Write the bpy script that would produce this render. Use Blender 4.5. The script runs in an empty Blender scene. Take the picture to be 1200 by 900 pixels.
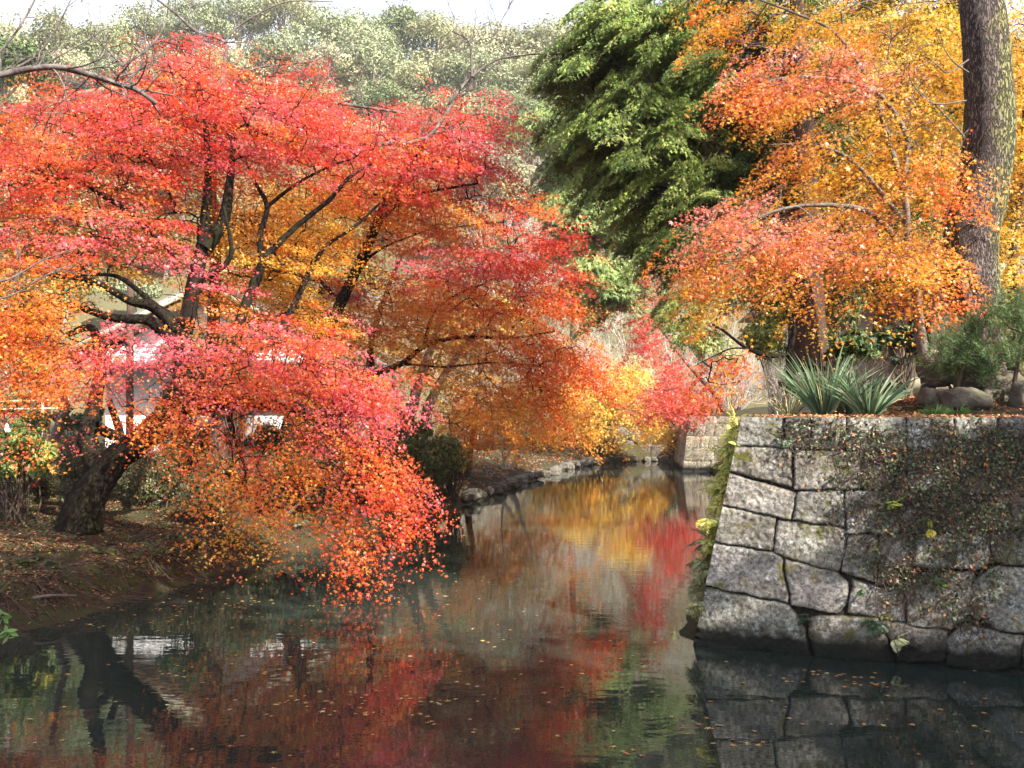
import bpy, math, random
import numpy as np
from mathutils import Vector, noise

R = math.radians
rng = np.random.default_rng(7)
random.seed(7)
scene = bpy.context.scene
COL = scene.collection

# ------------------------------------------------------------------ camera, sky, sun, exposure
H = 2.4           # eye height above the water
F = 1150.0        # focal length in photograph pixels (1200 wide)
HY = 485.0        # row of the horizon
cam_data = bpy.data.cameras.new("camera")
cam_data.sensor_width = 36.0
cam_data.lens = 36.0 * F / 1200.0
cam_data.shift_y = (HY - 450.0) / 1200.0
cam_data.clip_start = 0.1
cam_data.clip_end = 2000.0
cam = bpy.data.objects.new("camera", cam_data)
cam.location = (0, 0, H)
cam.rotation_euler = (R(90), 0, 0)
COL.objects.link(cam)
scene.camera = cam

SUN_EL = R(40)
SUN_DIR = Vector((0.75 * math.cos(SUN_EL), -0.661 * math.cos(SUN_EL), math.sin(SUN_EL)))  # towards the sun
world = bpy.data.worlds.new("World")
scene.world = world
world.use_nodes = True
nt = world.node_tree
nt.nodes.clear()
sky = nt.nodes.new("ShaderNodeTexSky")
sky.sky_type = 'NISHITA'
sky.sun_disc = False
sky.sun_elevation = SUN_EL
sky.sun_rotation = math.atan2(SUN_DIR.x, SUN_DIR.y)
sky.air_density = 1.0
sky.dust_density = 3.0
sky.ozone_density = 1.0
bg = nt.nodes.new("ShaderNodeBackground")
bg.inputs["Strength"].default_value = 0.10
wo = nt.nodes.new("ShaderNodeOutputWorld")
# thin bright cloud low in the sky
tcw = nt.nodes.new("ShaderNodeTexCoord"); nzw_ = nt.nodes.new("ShaderNodeTexNoise"); nzw_.inputs["Scale"].default_value = 2.6; nzw_.inputs["Detail"].default_value = 6
mpw = nt.nodes.new("ShaderNodeMapping"); mpw.inputs["Scale"].default_value = (1, 1, 3); nt.links.new(tcw.outputs["Generated"], mpw.inputs[0]); nt.links.new(mpw.outputs[0], nzw_.inputs["Vector"])
crw = nt.nodes.new("ShaderNodeValToRGB"); crw.color_ramp.elements[0].position = .38; crw.color_ramp.elements[1].position = .6
crw.color_ramp.elements[0].color = (.6, .6, .6, 1); crw.color_ramp.elements[1].color = (.95, .95, .95, 1); nt.links.new(nzw_.outputs[0], crw.inputs[0])
sxw = nt.nodes.new("ShaderNodeSeparateXYZ"); nt.links.new(tcw.outputs["Generated"], sxw.inputs[0])
mrw = nt.nodes.new("ShaderNodeMapRange"); mrw.inputs[1].default_value = .62; mrw.inputs[2].default_value = .3; nt.links.new(sxw.outputs[2], mrw.inputs[0])
mlw = nt.nodes.new("ShaderNodeMath"); mlw.operation = 'MULTIPLY'; nt.links.new(crw.outputs[0], mlw.inputs[0]); nt.links.new(mrw.outputs[0], mlw.inputs[1])
mxw = nt.nodes.new("ShaderNodeMix"); mxw.data_type = 'RGBA'; nt.links.new(mlw.outputs[0], mxw.inputs[0]); nt.links.new(sky.outputs[0], mxw.inputs[6]); mxw.inputs[7].default_value = (6.6, 6.8, 7.3, 1)
nt.links.new(mxw.outputs[2], bg.inputs[0])
nt.links.new(bg.outputs[0], wo.inputs[0])

sun_data = bpy.data.lights.new("sun", 'SUN')
sun_data.energy = 5.0
sun_data.angle = R(0.5)
sun_data.color = (1.0, 0.95, 0.86)
sun = bpy.data.objects.new("sun", sun_data)
sun.rotation_euler = SUN_DIR.to_track_quat('Z', 'Y').to_euler()
sun.location = (-10, -20, 30)
COL.objects.link(sun)

vs = scene.view_settings
vs.view_transform = 'Standard'
vs.look = 'None'
vs.gamma = 1.0
vs.use_curve_mapping = False
vs.exposure = 1.5
cy = scene.cycles
cy.max_bounces = 8
cy.diffuse_bounces = 3
cy.glossy_bounces = 3
cy.transmission_bounces = 3
cy.transparent_max_bounces = 6
cy.caustics_reflective = False
cy.caustics_refractive = False
cy.sample_clamp_indirect = 6.0
cy.use_denoising = True
cy.denoiser = 'OPENIMAGEDENOISE'
cy.denoising_input_passes = 'RGB_ALBEDO_NORMAL'
cy.denoising_prefilter = 'ACCURATE'
cy.volume_bounces = 1
cy.volume_step_rate = 5.0

# ------------------------------------------------------------------ helpers
def P(px, py, d):
    return np.array([(px - 600.0) / F * d, d, H + (HY - py) / F * d])

def tag(o, label=None, cat=None, group=None, kind=None):
    if label: o["label"] = label
    if cat: o["category"] = cat
    if group: o["group"] = group
    if kind: o["kind"] = kind
    return o

def thing(name, label, cat, loc=(0, 0, 0), group=None):
    o = bpy.data.objects.new(name, None)
    o.location = tuple(float(c) for c in loc)
    o.empty_display_size = 0.2
    COL.objects.link(o)
    return tag(o, label, cat, group)

def mesh_obj(name, V, Fs, mat, parent=None, col=None, smooth=False, origin=None, vcol=None):
    """V (n,3); Fs: list of (k,m) index arrays; col: (nfaces,3) face colours; vcol: (n,3)"""
    V = np.asarray(V, dtype=np.float64)
    if parent is not None:
        V = V - np.array(parent.location)[None, :]
    elif origin is not None:
        V = V - np.array(origin)[None, :]
    me = bpy.data.meshes.new(name)
    me.vertices.add(len(V))
    me.vertices.foreach_set("co", V.astype(np.float32).ravel())
    if isinstance(Fs, np.ndarray): Fs = [Fs]
    Fs = [f for f in Fs if len(f)]
    nl = sum(f.size for f in Fs)
    npoly = sum(len(f) for f in Fs)
    me.loops.add(nl)
    me.loops.foreach_set("vertex_index", np.concatenate([f.ravel() for f in Fs]).astype(np.int32))
    me.polygons.add(npoly)
    tot = np.concatenate([np.full(len(f), f.shape[1]) for f in Fs])
    st = np.concatenate([[0], np.cumsum(tot)[:-1]])
    me.polygons.foreach_set("loop_start", st.astype(np.int32))
    me.polygons.foreach_set("loop_total", tot.astype(np.int32))
    if smooth:
        me.polygons.foreach_set("use_smooth", np.ones(npoly, dtype=bool))
    if col is not None:
        a = me.attributes.new("tint", 'FLOAT_COLOR', 'FACE')
        c4 = np.ones((npoly, 4), dtype=np.float32); c4[:, :3] = col
        a.data.foreach_set("color", c4.ravel())
    if vcol is not None:
        a = me.attributes.new("tint", 'FLOAT_COLOR', 'POINT')
        c4 = np.ones((len(V), 4), dtype=np.float32); c4[:, :3] = vcol
        a.data.foreach_set("color", c4.ravel())
    me.update(calc_edges=True)
    me.materials.append(mat)
    o = bpy.data.objects.new(name, me)
    COL.objects.link(o)
    if parent is not None: o.parent = parent
    elif origin is not None: o.location = tuple(float(c) for c in origin)
    return o

class MB:
    """collects verts and quads/tris"""
    def __init__(s):
        s.v = []; s.q = []; s.t = []; s.n = 0; s.c = []
    def add(s, V, Q=None, T=None):
        V = np.asarray(V, float)
        if Q is not None and len(Q): s.q.append(np.asarray(Q) + s.n)
        if T is not None and len(T): s.t.append(np.asarray(T) + s.n)
        s.v.append(V); s.n += len(V)
    def build(s, name, mat, parent=None, smooth=False, **k):
        if not s.v: return None
        Fs = []
        if s.q: Fs.append(np.concatenate(s.q))
        if s.t: Fs.append(np.concatenate(s.t))
        return mesh_obj(name, np.concatenate(s.v), Fs, mat, parent, smooth=smooth, **k)
    def box(s, x0, x1, y0, y1, z0, z1):
        V = [(x, y, z) for z in (z0, z1) for y in (y0, y1) for x in (x0, x1)]
        s.add(V, [(0, 2, 3, 1), (4, 5, 7, 6), (0, 1, 5, 4), (2, 6, 7, 3), (0, 4, 6, 2), (1, 3, 7, 5)])
    def hexa(s, V):
        s.add(V, [(0, 2, 3, 1), (4, 5, 7, 6), (0, 1, 5, 4), (2, 6, 7, 3), (0, 4, 6, 2), (1, 3, 7, 5)])

def norm(v):
    v = np.asarray(v, float)
    return v / np.maximum(np.linalg.norm(v, axis=-1, keepdims=True), 1e-9)

def catmull(pts, n):
    pts = np.asarray(pts, float)
    if len(pts) < 3:
        t = np.linspace(0, 1, n * (len(pts) - 1) + 1)[:, None]
        return pts[0] * (1 - t) + pts[-1] * t
    p = np.vstack([2 * pts[0] - pts[1], pts, 2 * pts[-1] - pts[-2]])
    out = []
    for i in range(1, len(p) - 2):
        for t in np.linspace(0, 1, n, endpoint=False):
            a, b, c, d = p[i - 1], p[i], p[i + 1], p[i + 2]
            out.append(0.5 * ((2 * b) + (-a + c) * t + (2 * a - 5 * b + 4 * c - d) * t * t + (-a + 3 * b - 3 * c + d) * t ** 3))
    out.append(p[-2])
    return np.array(out)

def tube(mb, pts, rad, sides=6, rough=0.0, seed=0, flare=0.0):
    pts = np.asarray(pts, float); n = len(pts)
    rad = np.broadcast_to(np.asarray(rad, float), (n,)).copy()
    if flare:
        ln = np.concatenate([[0], np.cumsum(np.linalg.norm(np.diff(pts, axis=0), axis=1))]); rad = rad * (1 + flare * np.exp(-ln / .45))
    tan = norm(np.gradient(pts, axis=0))
    ref = np.array([0.0, 0, 1]) if abs(tan[0][2]) < 0.8 else np.array([0.0, 1, 0])
    x = norm(np.cross(tan[0], ref))
    X = []
    for t in tan:
        x = norm(x - t * np.dot(x, t)); X.append(x)
    X = np.array(X); Y = np.cross(tan, X)
    a = np.linspace(0, 2 * np.pi, sides, endpoint=False)
    rr = rad[:, None] * np.ones((1, sides))
    if rough:
        g = np.random.default_rng(seed)
        ph = g.uniform(0, 6.28, 6)
        k = np.arange(n)[:, None]
        rr = rr * (1 + rough * (0.5 * np.sin(3 * a[None] + ph[0] + k * 0.13) + 0.4 * np.sin(5 * a[None] + ph[1] - k * 0.21)
                                + 0.5 * g.normal(0, 0.5, (n, sides)) + 0.35 * np.sin(k * 0.5 + ph[2] + a[None])))
    V = pts[:, None] + rr[..., None] * (np.cos(a)[None, :, None] * X[:, None] + np.sin(a)[None, :, None] * Y[:, None])
    V = V.reshape(-1, 3)
    i = np.arange(n - 1)[:, None] * sides; j = np.arange(sides)[None]; j2 = (j + 1) % sides
    Q = np.stack([i + j, i + j2, i + sides + j2, i + sides + j], -1).reshape(-1, 4)
    V = np.vstack([V, pts[-1] + tan[-1] * rad[-1] * 0.6])
    b = (n - 1) * sides
    T = np.stack([b + np.arange(sides), b + (np.arange(sides) + 1) % sides, np.full(sides, n * sides)], -1)
    mb.add(V, Q, T)

# leaf outlines
MAPLE = np.array([(0, -.12)] + [(r * math.sin(R(a)), r * math.cos(R(a))) for a, r in
        ((118, .55), (80, .26), (52, .88), (24, .34), (0, 1.0), (-24, .34), (-52, .88), (-80, .26), (-118, .55))])
MAPLE3 = np.array([(0, -.25)] + [(r * math.sin(R(a)), r * math.cos(R(a))) for a, r in
        ((75, .85), (38, .38), (0, 1.0), (-38, .38), (-75, .85))])
RHOMB = np.array([(0, -.8), (.45, 0), (0, .9), (-.45, 0)])
OVAL = np.array([(0, -.9), (.33, -.35), (.36, .3), (0, 1.0), (-.36, .3), (-.33, -.35)])
FEATHER = np.array([(0, -1), (.10, -.3), (.50, .15), (.10, .2), (0, 1.1), (-.10, .35), (-.45, .5), (-.10, -.1)])

def leaves(tmpl, C, N, T, S, fold=0.0):
    """C centres, N normals, T tip directions, S sizes -> V, face index array"""
    N = norm(N); T = norm(T - N * np.sum(T * N, -1, keepdims=True)); B = np.cross(T, N)
    k = len(tmpl)
    V = C[:, None] + S[:, None, None] * (tmpl[None, :, 0, None] * B[:, None] + tmpl[None, :, 1, None] * T[:, None]
                                          - fold * (np.abs(tmpl[None, :, 0, None]) + .5 * np.maximum(tmpl[None, :, 1, None], 0)) * N[:, None])
    Fi = np.arange(len(C) * k).reshape(-1, k)
    return V.reshape(-1, 3), Fi

# ------------------------------------------------------------------ materials
def new_mat(name):
    m = bpy.data.materials.new(name); m.use_nodes = True
    n = m.node_tree; n.nodes.clear()
    return m, n, n.nodes, n.links

def leaf_mat(name, trans=0.35, rough=0.5, spec=0.4, sat=1.0):
    m, n, N, L = new_mat(name)
    at = N.new("ShaderNodeAttribute"); at.attribute_name = "tint"
    p = N.new("ShaderNodeBsdfPrincipled"); p.inputs["Roughness"].default_value = rough
    p.inputs["Specular IOR Level"].default_value = spec
    t = N.new("ShaderNodeBsdfTranslucent")
    mx = N.new("ShaderNodeMixShader"); mx.inputs[0].default_value = trans
    o = N.new("ShaderNodeOutputMaterial")
    L.new(at.outputs["Color"], p.inputs["Base Color"])
    hs = N.new("ShaderNodeHueSaturation"); hs.inputs["Saturation"].default_value = 1.04; hs.inputs["Value"].default_value = 1.25
    L.new(at.outputs["Color"], hs.inputs["Color"]); L.new(hs.outputs[0], t.inputs["Color"])
    L.new(p.outputs[0], mx.inputs[1]); L.new(t.outputs[0], mx.inputs[2]); L.new(mx.outputs[0], o.inputs[0])
    return m

def noise_mat(name, cols, scale=4.0, detail=6.0, rough=0.85, bump=0.3, bscale=None, stretch=(1, 1, 1), spec=0.3, dist=0.02, tint=False, pos=None):
    m, n, N, L = new_mat(name)
    tc = N.new("ShaderNodeTexCoord"); mp = N.new("ShaderNodeMapping"); mp.inputs["Scale"].default_value = stretch
    L.new(tc.outputs["Object"], mp.inputs[0])
    nz = N.new("ShaderNodeTexNoise"); nz.inputs["Scale"].default_value = scale; nz.inputs["Detail"].default_value = detail; nz.inputs["Roughness"].default_value = 0.65
    L.new(mp.outputs[0], nz.inputs["Vector"])
    cr = N.new("ShaderNodeValToRGB"); e = cr.color_ramp.elements
    k = len(cols)
    while len(e) < k: e.new(0.5)
    for i, c in enumerate(cols):
        e[i].position = pos[i] if pos else 0.3 + 0.4 * i / max(1, k - 1); e[i].color = (*c, 1)
    L.new(nz.outputs[0], cr.inputs[0])
    p = N.new("ShaderNodeBsdfPrincipled"); p.inputs["Roughness"].default_value = rough; p.inputs["Specular IOR Level"].default_value = spec
    src = cr.outputs[0]
    if tint:
        at = N.new("ShaderNodeAttribute"); at.attribute_name = "tint"
        mm = N.new("ShaderNodeMix"); mm.data_type = 'RGBA'; mm.blend_type = 'MULTIPLY'; mm.inputs[0].default_value = 1
        L.new(cr.outputs[0], mm.inputs[6]); L.new(at.outputs["Color"], mm.inputs[7]); src = mm.outputs[2]
    L.new(src, p.inputs["Base Color"])
    if bump:
        n2 = N.new("ShaderNodeTexNoise"); n2.inputs["Scale"].default_value = bscale or scale * 3; n2.inputs["Detail"].default_value = 5
        L.new(mp.outputs[0], n2.inputs["Vector"])
        b = N.new("ShaderNodeBump"); b.inputs["Strength"].default_value = bump; b.inputs["Distance"].default_value = dist
        L.new(n2.outputs[0], b.inputs["Height"]); L.new(b.outputs[0], p.inputs["Normal"])
    o = N.new("ShaderNodeOutputMaterial"); L.new(p.outputs[0], o.inputs[0])
    return m

M_leaf = leaf_mat("maple_leaf", 0.48, 0.42, 0.5)
M_green = leaf_mat("green_leaf", 0.22, 0.45, 0.45)
M_needle = leaf_mat("conifer_leaf", 0.2, 0.55, 0.3)
M_far = leaf_mat("distant_leaf", 0.15, 0.7, 0.2)
M_litter = leaf_mat("dry_leaf", 0.1, 0.6, 0.3)
M_bark_dark = noise_mat("dark_wet_bark", [(.007, .006, .005), (.02, .016, .013), (.022, .026, .010)], 5, rough=.9, bump=.8, bscale=25, stretch=(1, 1, .35), dist=.03, spec=.08)  # near-black bark tones with one mossy tone
M_bark_brown = noise_mat("brown_bark", [(.05, .032, .022), (.11, .075, .055), (.08, .07, .04)], 6, rough=.9, bump=.8, bscale=30, stretch=(1, 1, .3), dist=.03)
M_bark_red = noise_mat("red_brown_bark", [(.022, .013, .010), (.06, .034, .025), (.035, .03, .018)], 6, rough=.9, bump=.8, bscale=30, stretch=(1, 1, .2), dist=.03)
M_bark_pale = noise_mat("pale_bark", [(.22, .18, .15), (.36, .31, .27)], 8, rough=.9, bump=.3)
M_bark_grey = noise_mat("grey_bark", [(.09, .075, .065), (.2, .175, .15)], 9, rough=.9, bump=.4)

# palettes (leaf pigments, linear)
PINK = (.62, .13, .16); RED = (.67, .06, .03); RORG = (.72, .16, .03); ORG = (.74, .30, .045)
GOLD = (.72, .44, .06); YEL = (.82, .62, .14); DRED = (.38, .03, .03); OCH = (.52, .33, .05)

# ------------------------------------------------------------------ terrain
CANAL = np.array([(-12, -40), (-9.5, 2), (-7.2, 8), (-5.5, 10.6), (-4.75, 13.5), (-3.9, 17.2), (-2.9, 19.5), (-1.9, 22), (-1.35, 25.8), (0, 32.5),
                  (1.0, 37), (2.2, 42), (4.1, 47.6), (6, 49.6), (7.9, 50), (7.6, 41.3), (9.8, 40), (1.95, 10.6), (2.6, 10.3), (9.2, 7.6), (12, -40)], float)
TERR = np.array([(2.9, 11.3), (5.1, 10.4), (9.6, 8.6), (13, -40), (90, -40), (90, 60), (13, 60), (13, 47), (8.1, 46.5), (8.1, 41.9), (10.6, 40.9)], float)

def poly_sd(poly, x, y):
    """signed distance, negative inside"""
    x = np.asarray(x, float); y = np.asarray(y, float)
    d = np.full(x.shape, 1e9); ins = np.zeros(x.shape, bool)
    n = len(poly)
    for i in range(n):
        ax, ay = poly[i]; bx, by = poly[(i + 1) % n]
        ex, ey = bx - ax, by - ay
        t = np.clip(((x - ax) * ex + (y - ay) * ey) / (ex * ex + ey * ey + 1e-12), 0, 1)
        d = np.minimum(d, np.hypot(x - ax - t * ex, y - ay - t * ey))
        c = ((ay > y) != (by > y)) & (x < (bx - ax) * (y - ay) / ((by - ay) if by != ay else 1e-12) + ax)
        ins ^= c
    return np.where(ins, -d, d)

def sstep(a, b, x):
    t = np.clip((x - a) / (b - a), 0, 1); return t * t * (3 - 2 * t)

def wob(x, y, s, seed=0.0):
    return (np.sin(x / s + seed) * np.cos(y / s * 1.3 + seed * 2.1) + .5 * np.sin(x / s * 2.3 + y / s * 1.7 + seed) + .3 * np.sin(y / s * 4.1 - x / s * 3.3 + seed * 3))

def ground_z(x, y):
    x = np.asarray(x, float); y = np.asarray(y, float)
    c = poly_sd(CANAL, x, y)
    c = c + (.10 * wob(x, y, .33, 5) + .08 * wob(x, y, .9, 2)) * (x < 1.2) * (y > 5) * (y < 36)
    bank = 0.42 * sstep(-.15, .55, c) + .26 * sstep(.5, 4, c) + 0.045 * np.clip(c - 2, 0, 26) + .045 * wob(x, y, .7) * sstep(0, 1, c) + .03 * wob(x, y, .27, 3) * sstep(0, .4, c)
    far = sstep(44, 50, y) * sstep(-2, 3, x) * sstep(0, .9, c) * 1.3
    z = np.where(c > -.15, bank + far, -0.9)
    z = np.where(c <= -.15, -0.9 * sstep(.15, .9, -c) , z)
    t = poly_sd(TERR, x, y)
    terr = 2.30 + .14 * np.clip(-t, 0, 5) + .02 * np.clip(-t - 5, 0, 40) + .03 * wob(x, y, .9, 2)
    z = np.where(t < 0, terr, z)
    hill = .58 * np.clip(y - 54 - .08 * np.abs(x - 4), 0, 100) * (1 + .07 * wob(x, y, 23, 1)) + .6 * wob(x, y, 5, 4) * sstep(56, 70, y)
    return z + hill

def axis(*segs):
    return np.unique(np.concatenate([np.arange(a, b, s) for a, b, s in segs]))
xs = axis((-260, -40, 20), (-40, -16, 1.5), (-16, 14, .22), (14, 40, 1.5), (40, 261, 20))
ys = axis((-80, -10, 6), (-10, 6, 1.0), (6, 30, .22), (30, 56, .5), (56, 170, 3), (170, 420, 25))
GX, GY = np.meshgrid(xs, ys)
GZ = ground_z(GX, GY)
def grid_faces(nx, ny):
    i = np.arange(ny - 1)[:, None] * nx + np.arange(nx - 1)[None]
    return np.stack([i, i + 1, i + nx + 1, i + nx], -1).reshape(-1, 4)
M_ground = noise_mat("mossy_leafy_soil", [(.014, .011, .008), (.045, .028, .016), (.035, .040, .012), (.07, .042, .022)], 3.4, 9, rough=.95, bump=.8, bscale=14, dist=.04)
# the hillside turns to pale dry grass and brush
nn = M_ground.node_tree; N_ = nn.nodes; L_ = nn.links
prn = [q for q in N_ if q.type == 'BSDF_PRINCIPLED'][0]; ramp = [q for q in N_ if q.type == 'VALTORGB'][0]
geo = N_.new("ShaderNodeNewGeometry"); sx = N_.new("ShaderNodeSeparateXYZ"); L_.new(geo.outputs["Position"], sx.inputs[0])
mr = N_.new("ShaderNodeMapRange"); mr.inputs[1].default_value = 48; mr.inputs[2].default_value = 58; L_.new(sx.outputs[1], mr.inputs[0])
mxg = N_.new("ShaderNodeMix"); mxg.data_type = 'RGBA'; L_.new(mr.outputs[0], mxg.inputs[0]); L_.new(ramp.outputs[0], mxg.inputs[6])
nz2 = N_.new("ShaderNodeTexNoise"); nz2.inputs["Scale"].default_value = .6; nz2.inputs["Detail"].default_value = 8
cr2 = N_.new("ShaderNodeValToRGB"); cr2.color_ramp.elements[0].position = .35; cr2.color_ramp.elements[0].color = (.10, .095, .04, 1)
cr2.color_ramp.elements[1].position = .65; cr2.color_ramp.elements[1].color = (.26, .21, .14, 1)
L_.new(nz2.outputs[0], cr2.inputs[0]); L_.new(cr2.outputs[0], mxg.inputs[7]); L_.new(mxg.outputs[2], prn.inputs["Base Color"])
tag(mesh_obj("ground", np.stack([GX, GY, GZ], -1).reshape(-1, 3), grid_faces(len(xs), len(ys)), M_ground, smooth=True), kind="structure")

# water
m, n, N, L = new_mat("canal_water")
p = N.new("ShaderNodeBsdfPrincipled"); p.inputs["Base Color"].default_value = (.022, .029, .023, 1); p.inputs["Roughness"].default_value = .015; p.inputs["IOR"].default_value = 1.333
p.inputs["Specular IOR Level"].default_value = 0.5
tc = N.new("ShaderNodeTexCoord")
mp = N.new("ShaderNodeMapping"); mp.inputs["Scale"].default_value = (1.0, 2.2, 1)
L.new(tc.outputs["Object"], mp.inputs[0])
nz = N.new("ShaderNodeTexNoise"); nz.inputs["Scale"].default_value = 2.2; nz.inputs["Detail"].default_value = 3
L.new(mp.outputs[0], nz.inputs["Vector"])
b = N.new("ShaderNodeBump"); b.inputs["Strength"].default_value = .12; b.inputs["Distance"].default_value = .013
L.new(nz.outputs[0], b.inputs["Height"]); L.new(b.outputs[0], p.inputs["Normal"])
o = N.new("ShaderNodeOutputMaterial"); L.new(p.outputs[0], o.inputs[0])
M_water = m
wx = np.array([-14, 14.0]); wy = np.array([-40, 52.0])
tag(mesh_obj("water", [(-14, -40, 0), (14, -40, 0), (14, 52, 0), (-14, 52, 0)], np.array([[0, 1, 2, 3]]), M_water), kind="structure")

# ------------------------------------------------------------------ stone walls
m, n, N, L = new_mat("old_granite")
tc = N.new("ShaderNodeTexCoord"); geo = N.new("ShaderNodeNewGeometry"); at = N.new("ShaderNodeAttribute"); at.attribute_name = "tint"
def nzr(scale, det, p0, p1, c0, c1, vec=None, rough=.65):
    a = N.new("ShaderNodeTexNoise"); a.inputs["Scale"].default_value = scale; a.inputs["Detail"].default_value = det; a.inputs["Roughness"].default_value = rough
    L.new(tc.outputs["Object"], a.inputs["Vector"])
    r = N.new("ShaderNodeValToRGB"); r.color_ramp.elements[0].position = p0; r.color_ramp.elements[1].position = p1
    r.color_ramp.elements[0].color = (*c0, 1); r.color_ramp.elements[1].color = (*c1, 1)
    L.new(a.outputs[0], r.inputs[0]); return a, r
def mixc(f, a, b_, mode='MIX'):
    x = N.new("ShaderNodeMix"); x.data_type = 'RGBA'; x.blend_type = mode
    if isinstance(f, (int, float)): x.inputs[0].default_value = f
    else: L.new(f, x.inputs[0])
    for s, i in ((a, 6), (b_, 7)):
        if isinstance(s, tuple): x.inputs[i].default_value = (*s, 1)
        else: L.new(s, x.inputs[i])
    return x.outputs[2]
_, base = nzr(13, 9, .36, .66, (.11, .105, .09), (.58, .56, .52), rough=.85)
_, big = nzr(1.7, 4, .35, .7, (.66, .62, .58), (1.15, 1.12, 1.08))
_, lich = nzr(20, 7, .52, .60, (0, 0, 0), (1, 1, 1), rough=.75)
_, lich2 = nzr(2.6, 3, .45, .6, (0, 0, 0), (1, 1, 1))
_, moss = nzr(4.3, 7, .55, .68, (0, 0, 0), (1, 1, 1))
_, dark = nzr(30, 6, .40, .50, (.28, .27, .25), (1, 1, 1))
c = mixc(1.0, base.outputs[0], big.outputs[0], 'MULTIPLY')
lm = mixc(1.0, lich.outputs[0], lich2.outputs[0], 'MULTIPLY')
c = mixc(lm, c, (.66, .68, .66))
c = mixc(.75, c, dark.outputs[0], 'MULTIPLY')
c = mixc(moss.outputs[0], c, (.15, .14, .03))
_, soil = nzr(5.5, 8, .50, .66, (0, 0, 0), (.75, .75, .75), rough=.8)
c = mixc(soil.outputs[0], c, (.10, .075, .05))
c = mixc(1.0, c, at.outputs["Color"], 'MULTIPLY')
sx = N.new("ShaderNodeSeparateXYZ"); L.new(geo.outputs["Position"], sx.inputs[0])
wet = N.new("ShaderNodeMapRange"); wet.inputs[1].default_value = .13; wet.inputs[2].default_value = .3; wet.inputs[3].default_value = 1; wet.inputs[4].default_value = 0
nzw = N.new("ShaderNodeTexNoise"); nzw.inputs["Scale"].default_value = 5; L.new(tc.outputs["Object"], nzw.inputs["Vector"])
ma = N.new("ShaderNodeMath"); ma.operation = 'MULTIPLY_ADD'; ma.inputs[1].default_value = .22; L.new(nzw.outputs[0], ma.inputs[0]); L.new(sx.outputs[2], ma.inputs[2])
mb_ = N.new("ShaderNodeMath"); mb_.operation = 'SUBTRACT'; mb_.inputs[1].default_value = .11; L.new(ma.outputs[0], mb_.inputs[0])
L.new(mb_.outputs[0], wet.inputs[0])
c = mixc(wet.outputs[0], c, (.018, .017, .013))
p = N.new("ShaderNodeBsdfPrincipled"); p.inputs["Roughness"].default_value = .88; p.inputs["Specular IOR Level"].default_value = .25
L.new(c, p.inputs["Base Color"])
bn = N.new("ShaderNodeTexNoise"); bn.inputs["Scale"].default_value = 18; bn.inputs["Detail"].default_value = 8; bn.inputs["Roughness"].default_value = .7; L.new(tc.outputs["Object"], bn.inputs["Vector"])
b = N.new("ShaderNodeBump"); b.inputs["Strength"].default_value = .9; b.inputs["Distance"].default_value = .03
L.new(bn.outputs[0], b.inputs["Height"]); L.new(b.outputs[0], p.inputs["Normal"])
o = N.new("ShaderNodeOutputMaterial"); L.new(p.outputs[0], o.inputs[0])
M_stone = m

WA = np.array([1.88, 10.2, 0.0]); WW = norm(np.array([2.84, -1.15, 0])); WN = np.array([-WW[1], WW[0], 0.0])  # WN points into the terrace
BAT = 0.235
def wall_pt(u, v, h=0.0):
    """u along wall, v height, h outward relief"""
    u = np.asarray(u, float)[..., None]; v = np.asarray(v, float)[..., None]; h = np.asarray(h, float)
    h = h[..., None] if h.ndim else h
    return WA + WW * u + WN * (BAT * v) + np.array([0, 0, 1.0]) * v - WN * h
def px_to_wall(px, py):
    D = np.array([(px - 600) / F, 1, (HY - py) / F]); O = np.array([0, 0, H])
    A = np.stack([WW, WN * BAT + np.array([0, 0, 1.0]), -D], 1)
    s = np.linalg.solve(A, O - WA); return s[0], s[1]
Z7 = lambda pts: np.array([px_to_wall(780 + a / 2.571, 450 + b_ / 2.571) for a, b_ in pts])
E = 1420
def widen(pl):
    pl = pl.copy()
    for q in pl:
        if q[0] < .176 * q[1] + .07: q[0] -= .1
        if q[1] > 2.30: q[1] += .1
    return pl
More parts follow.
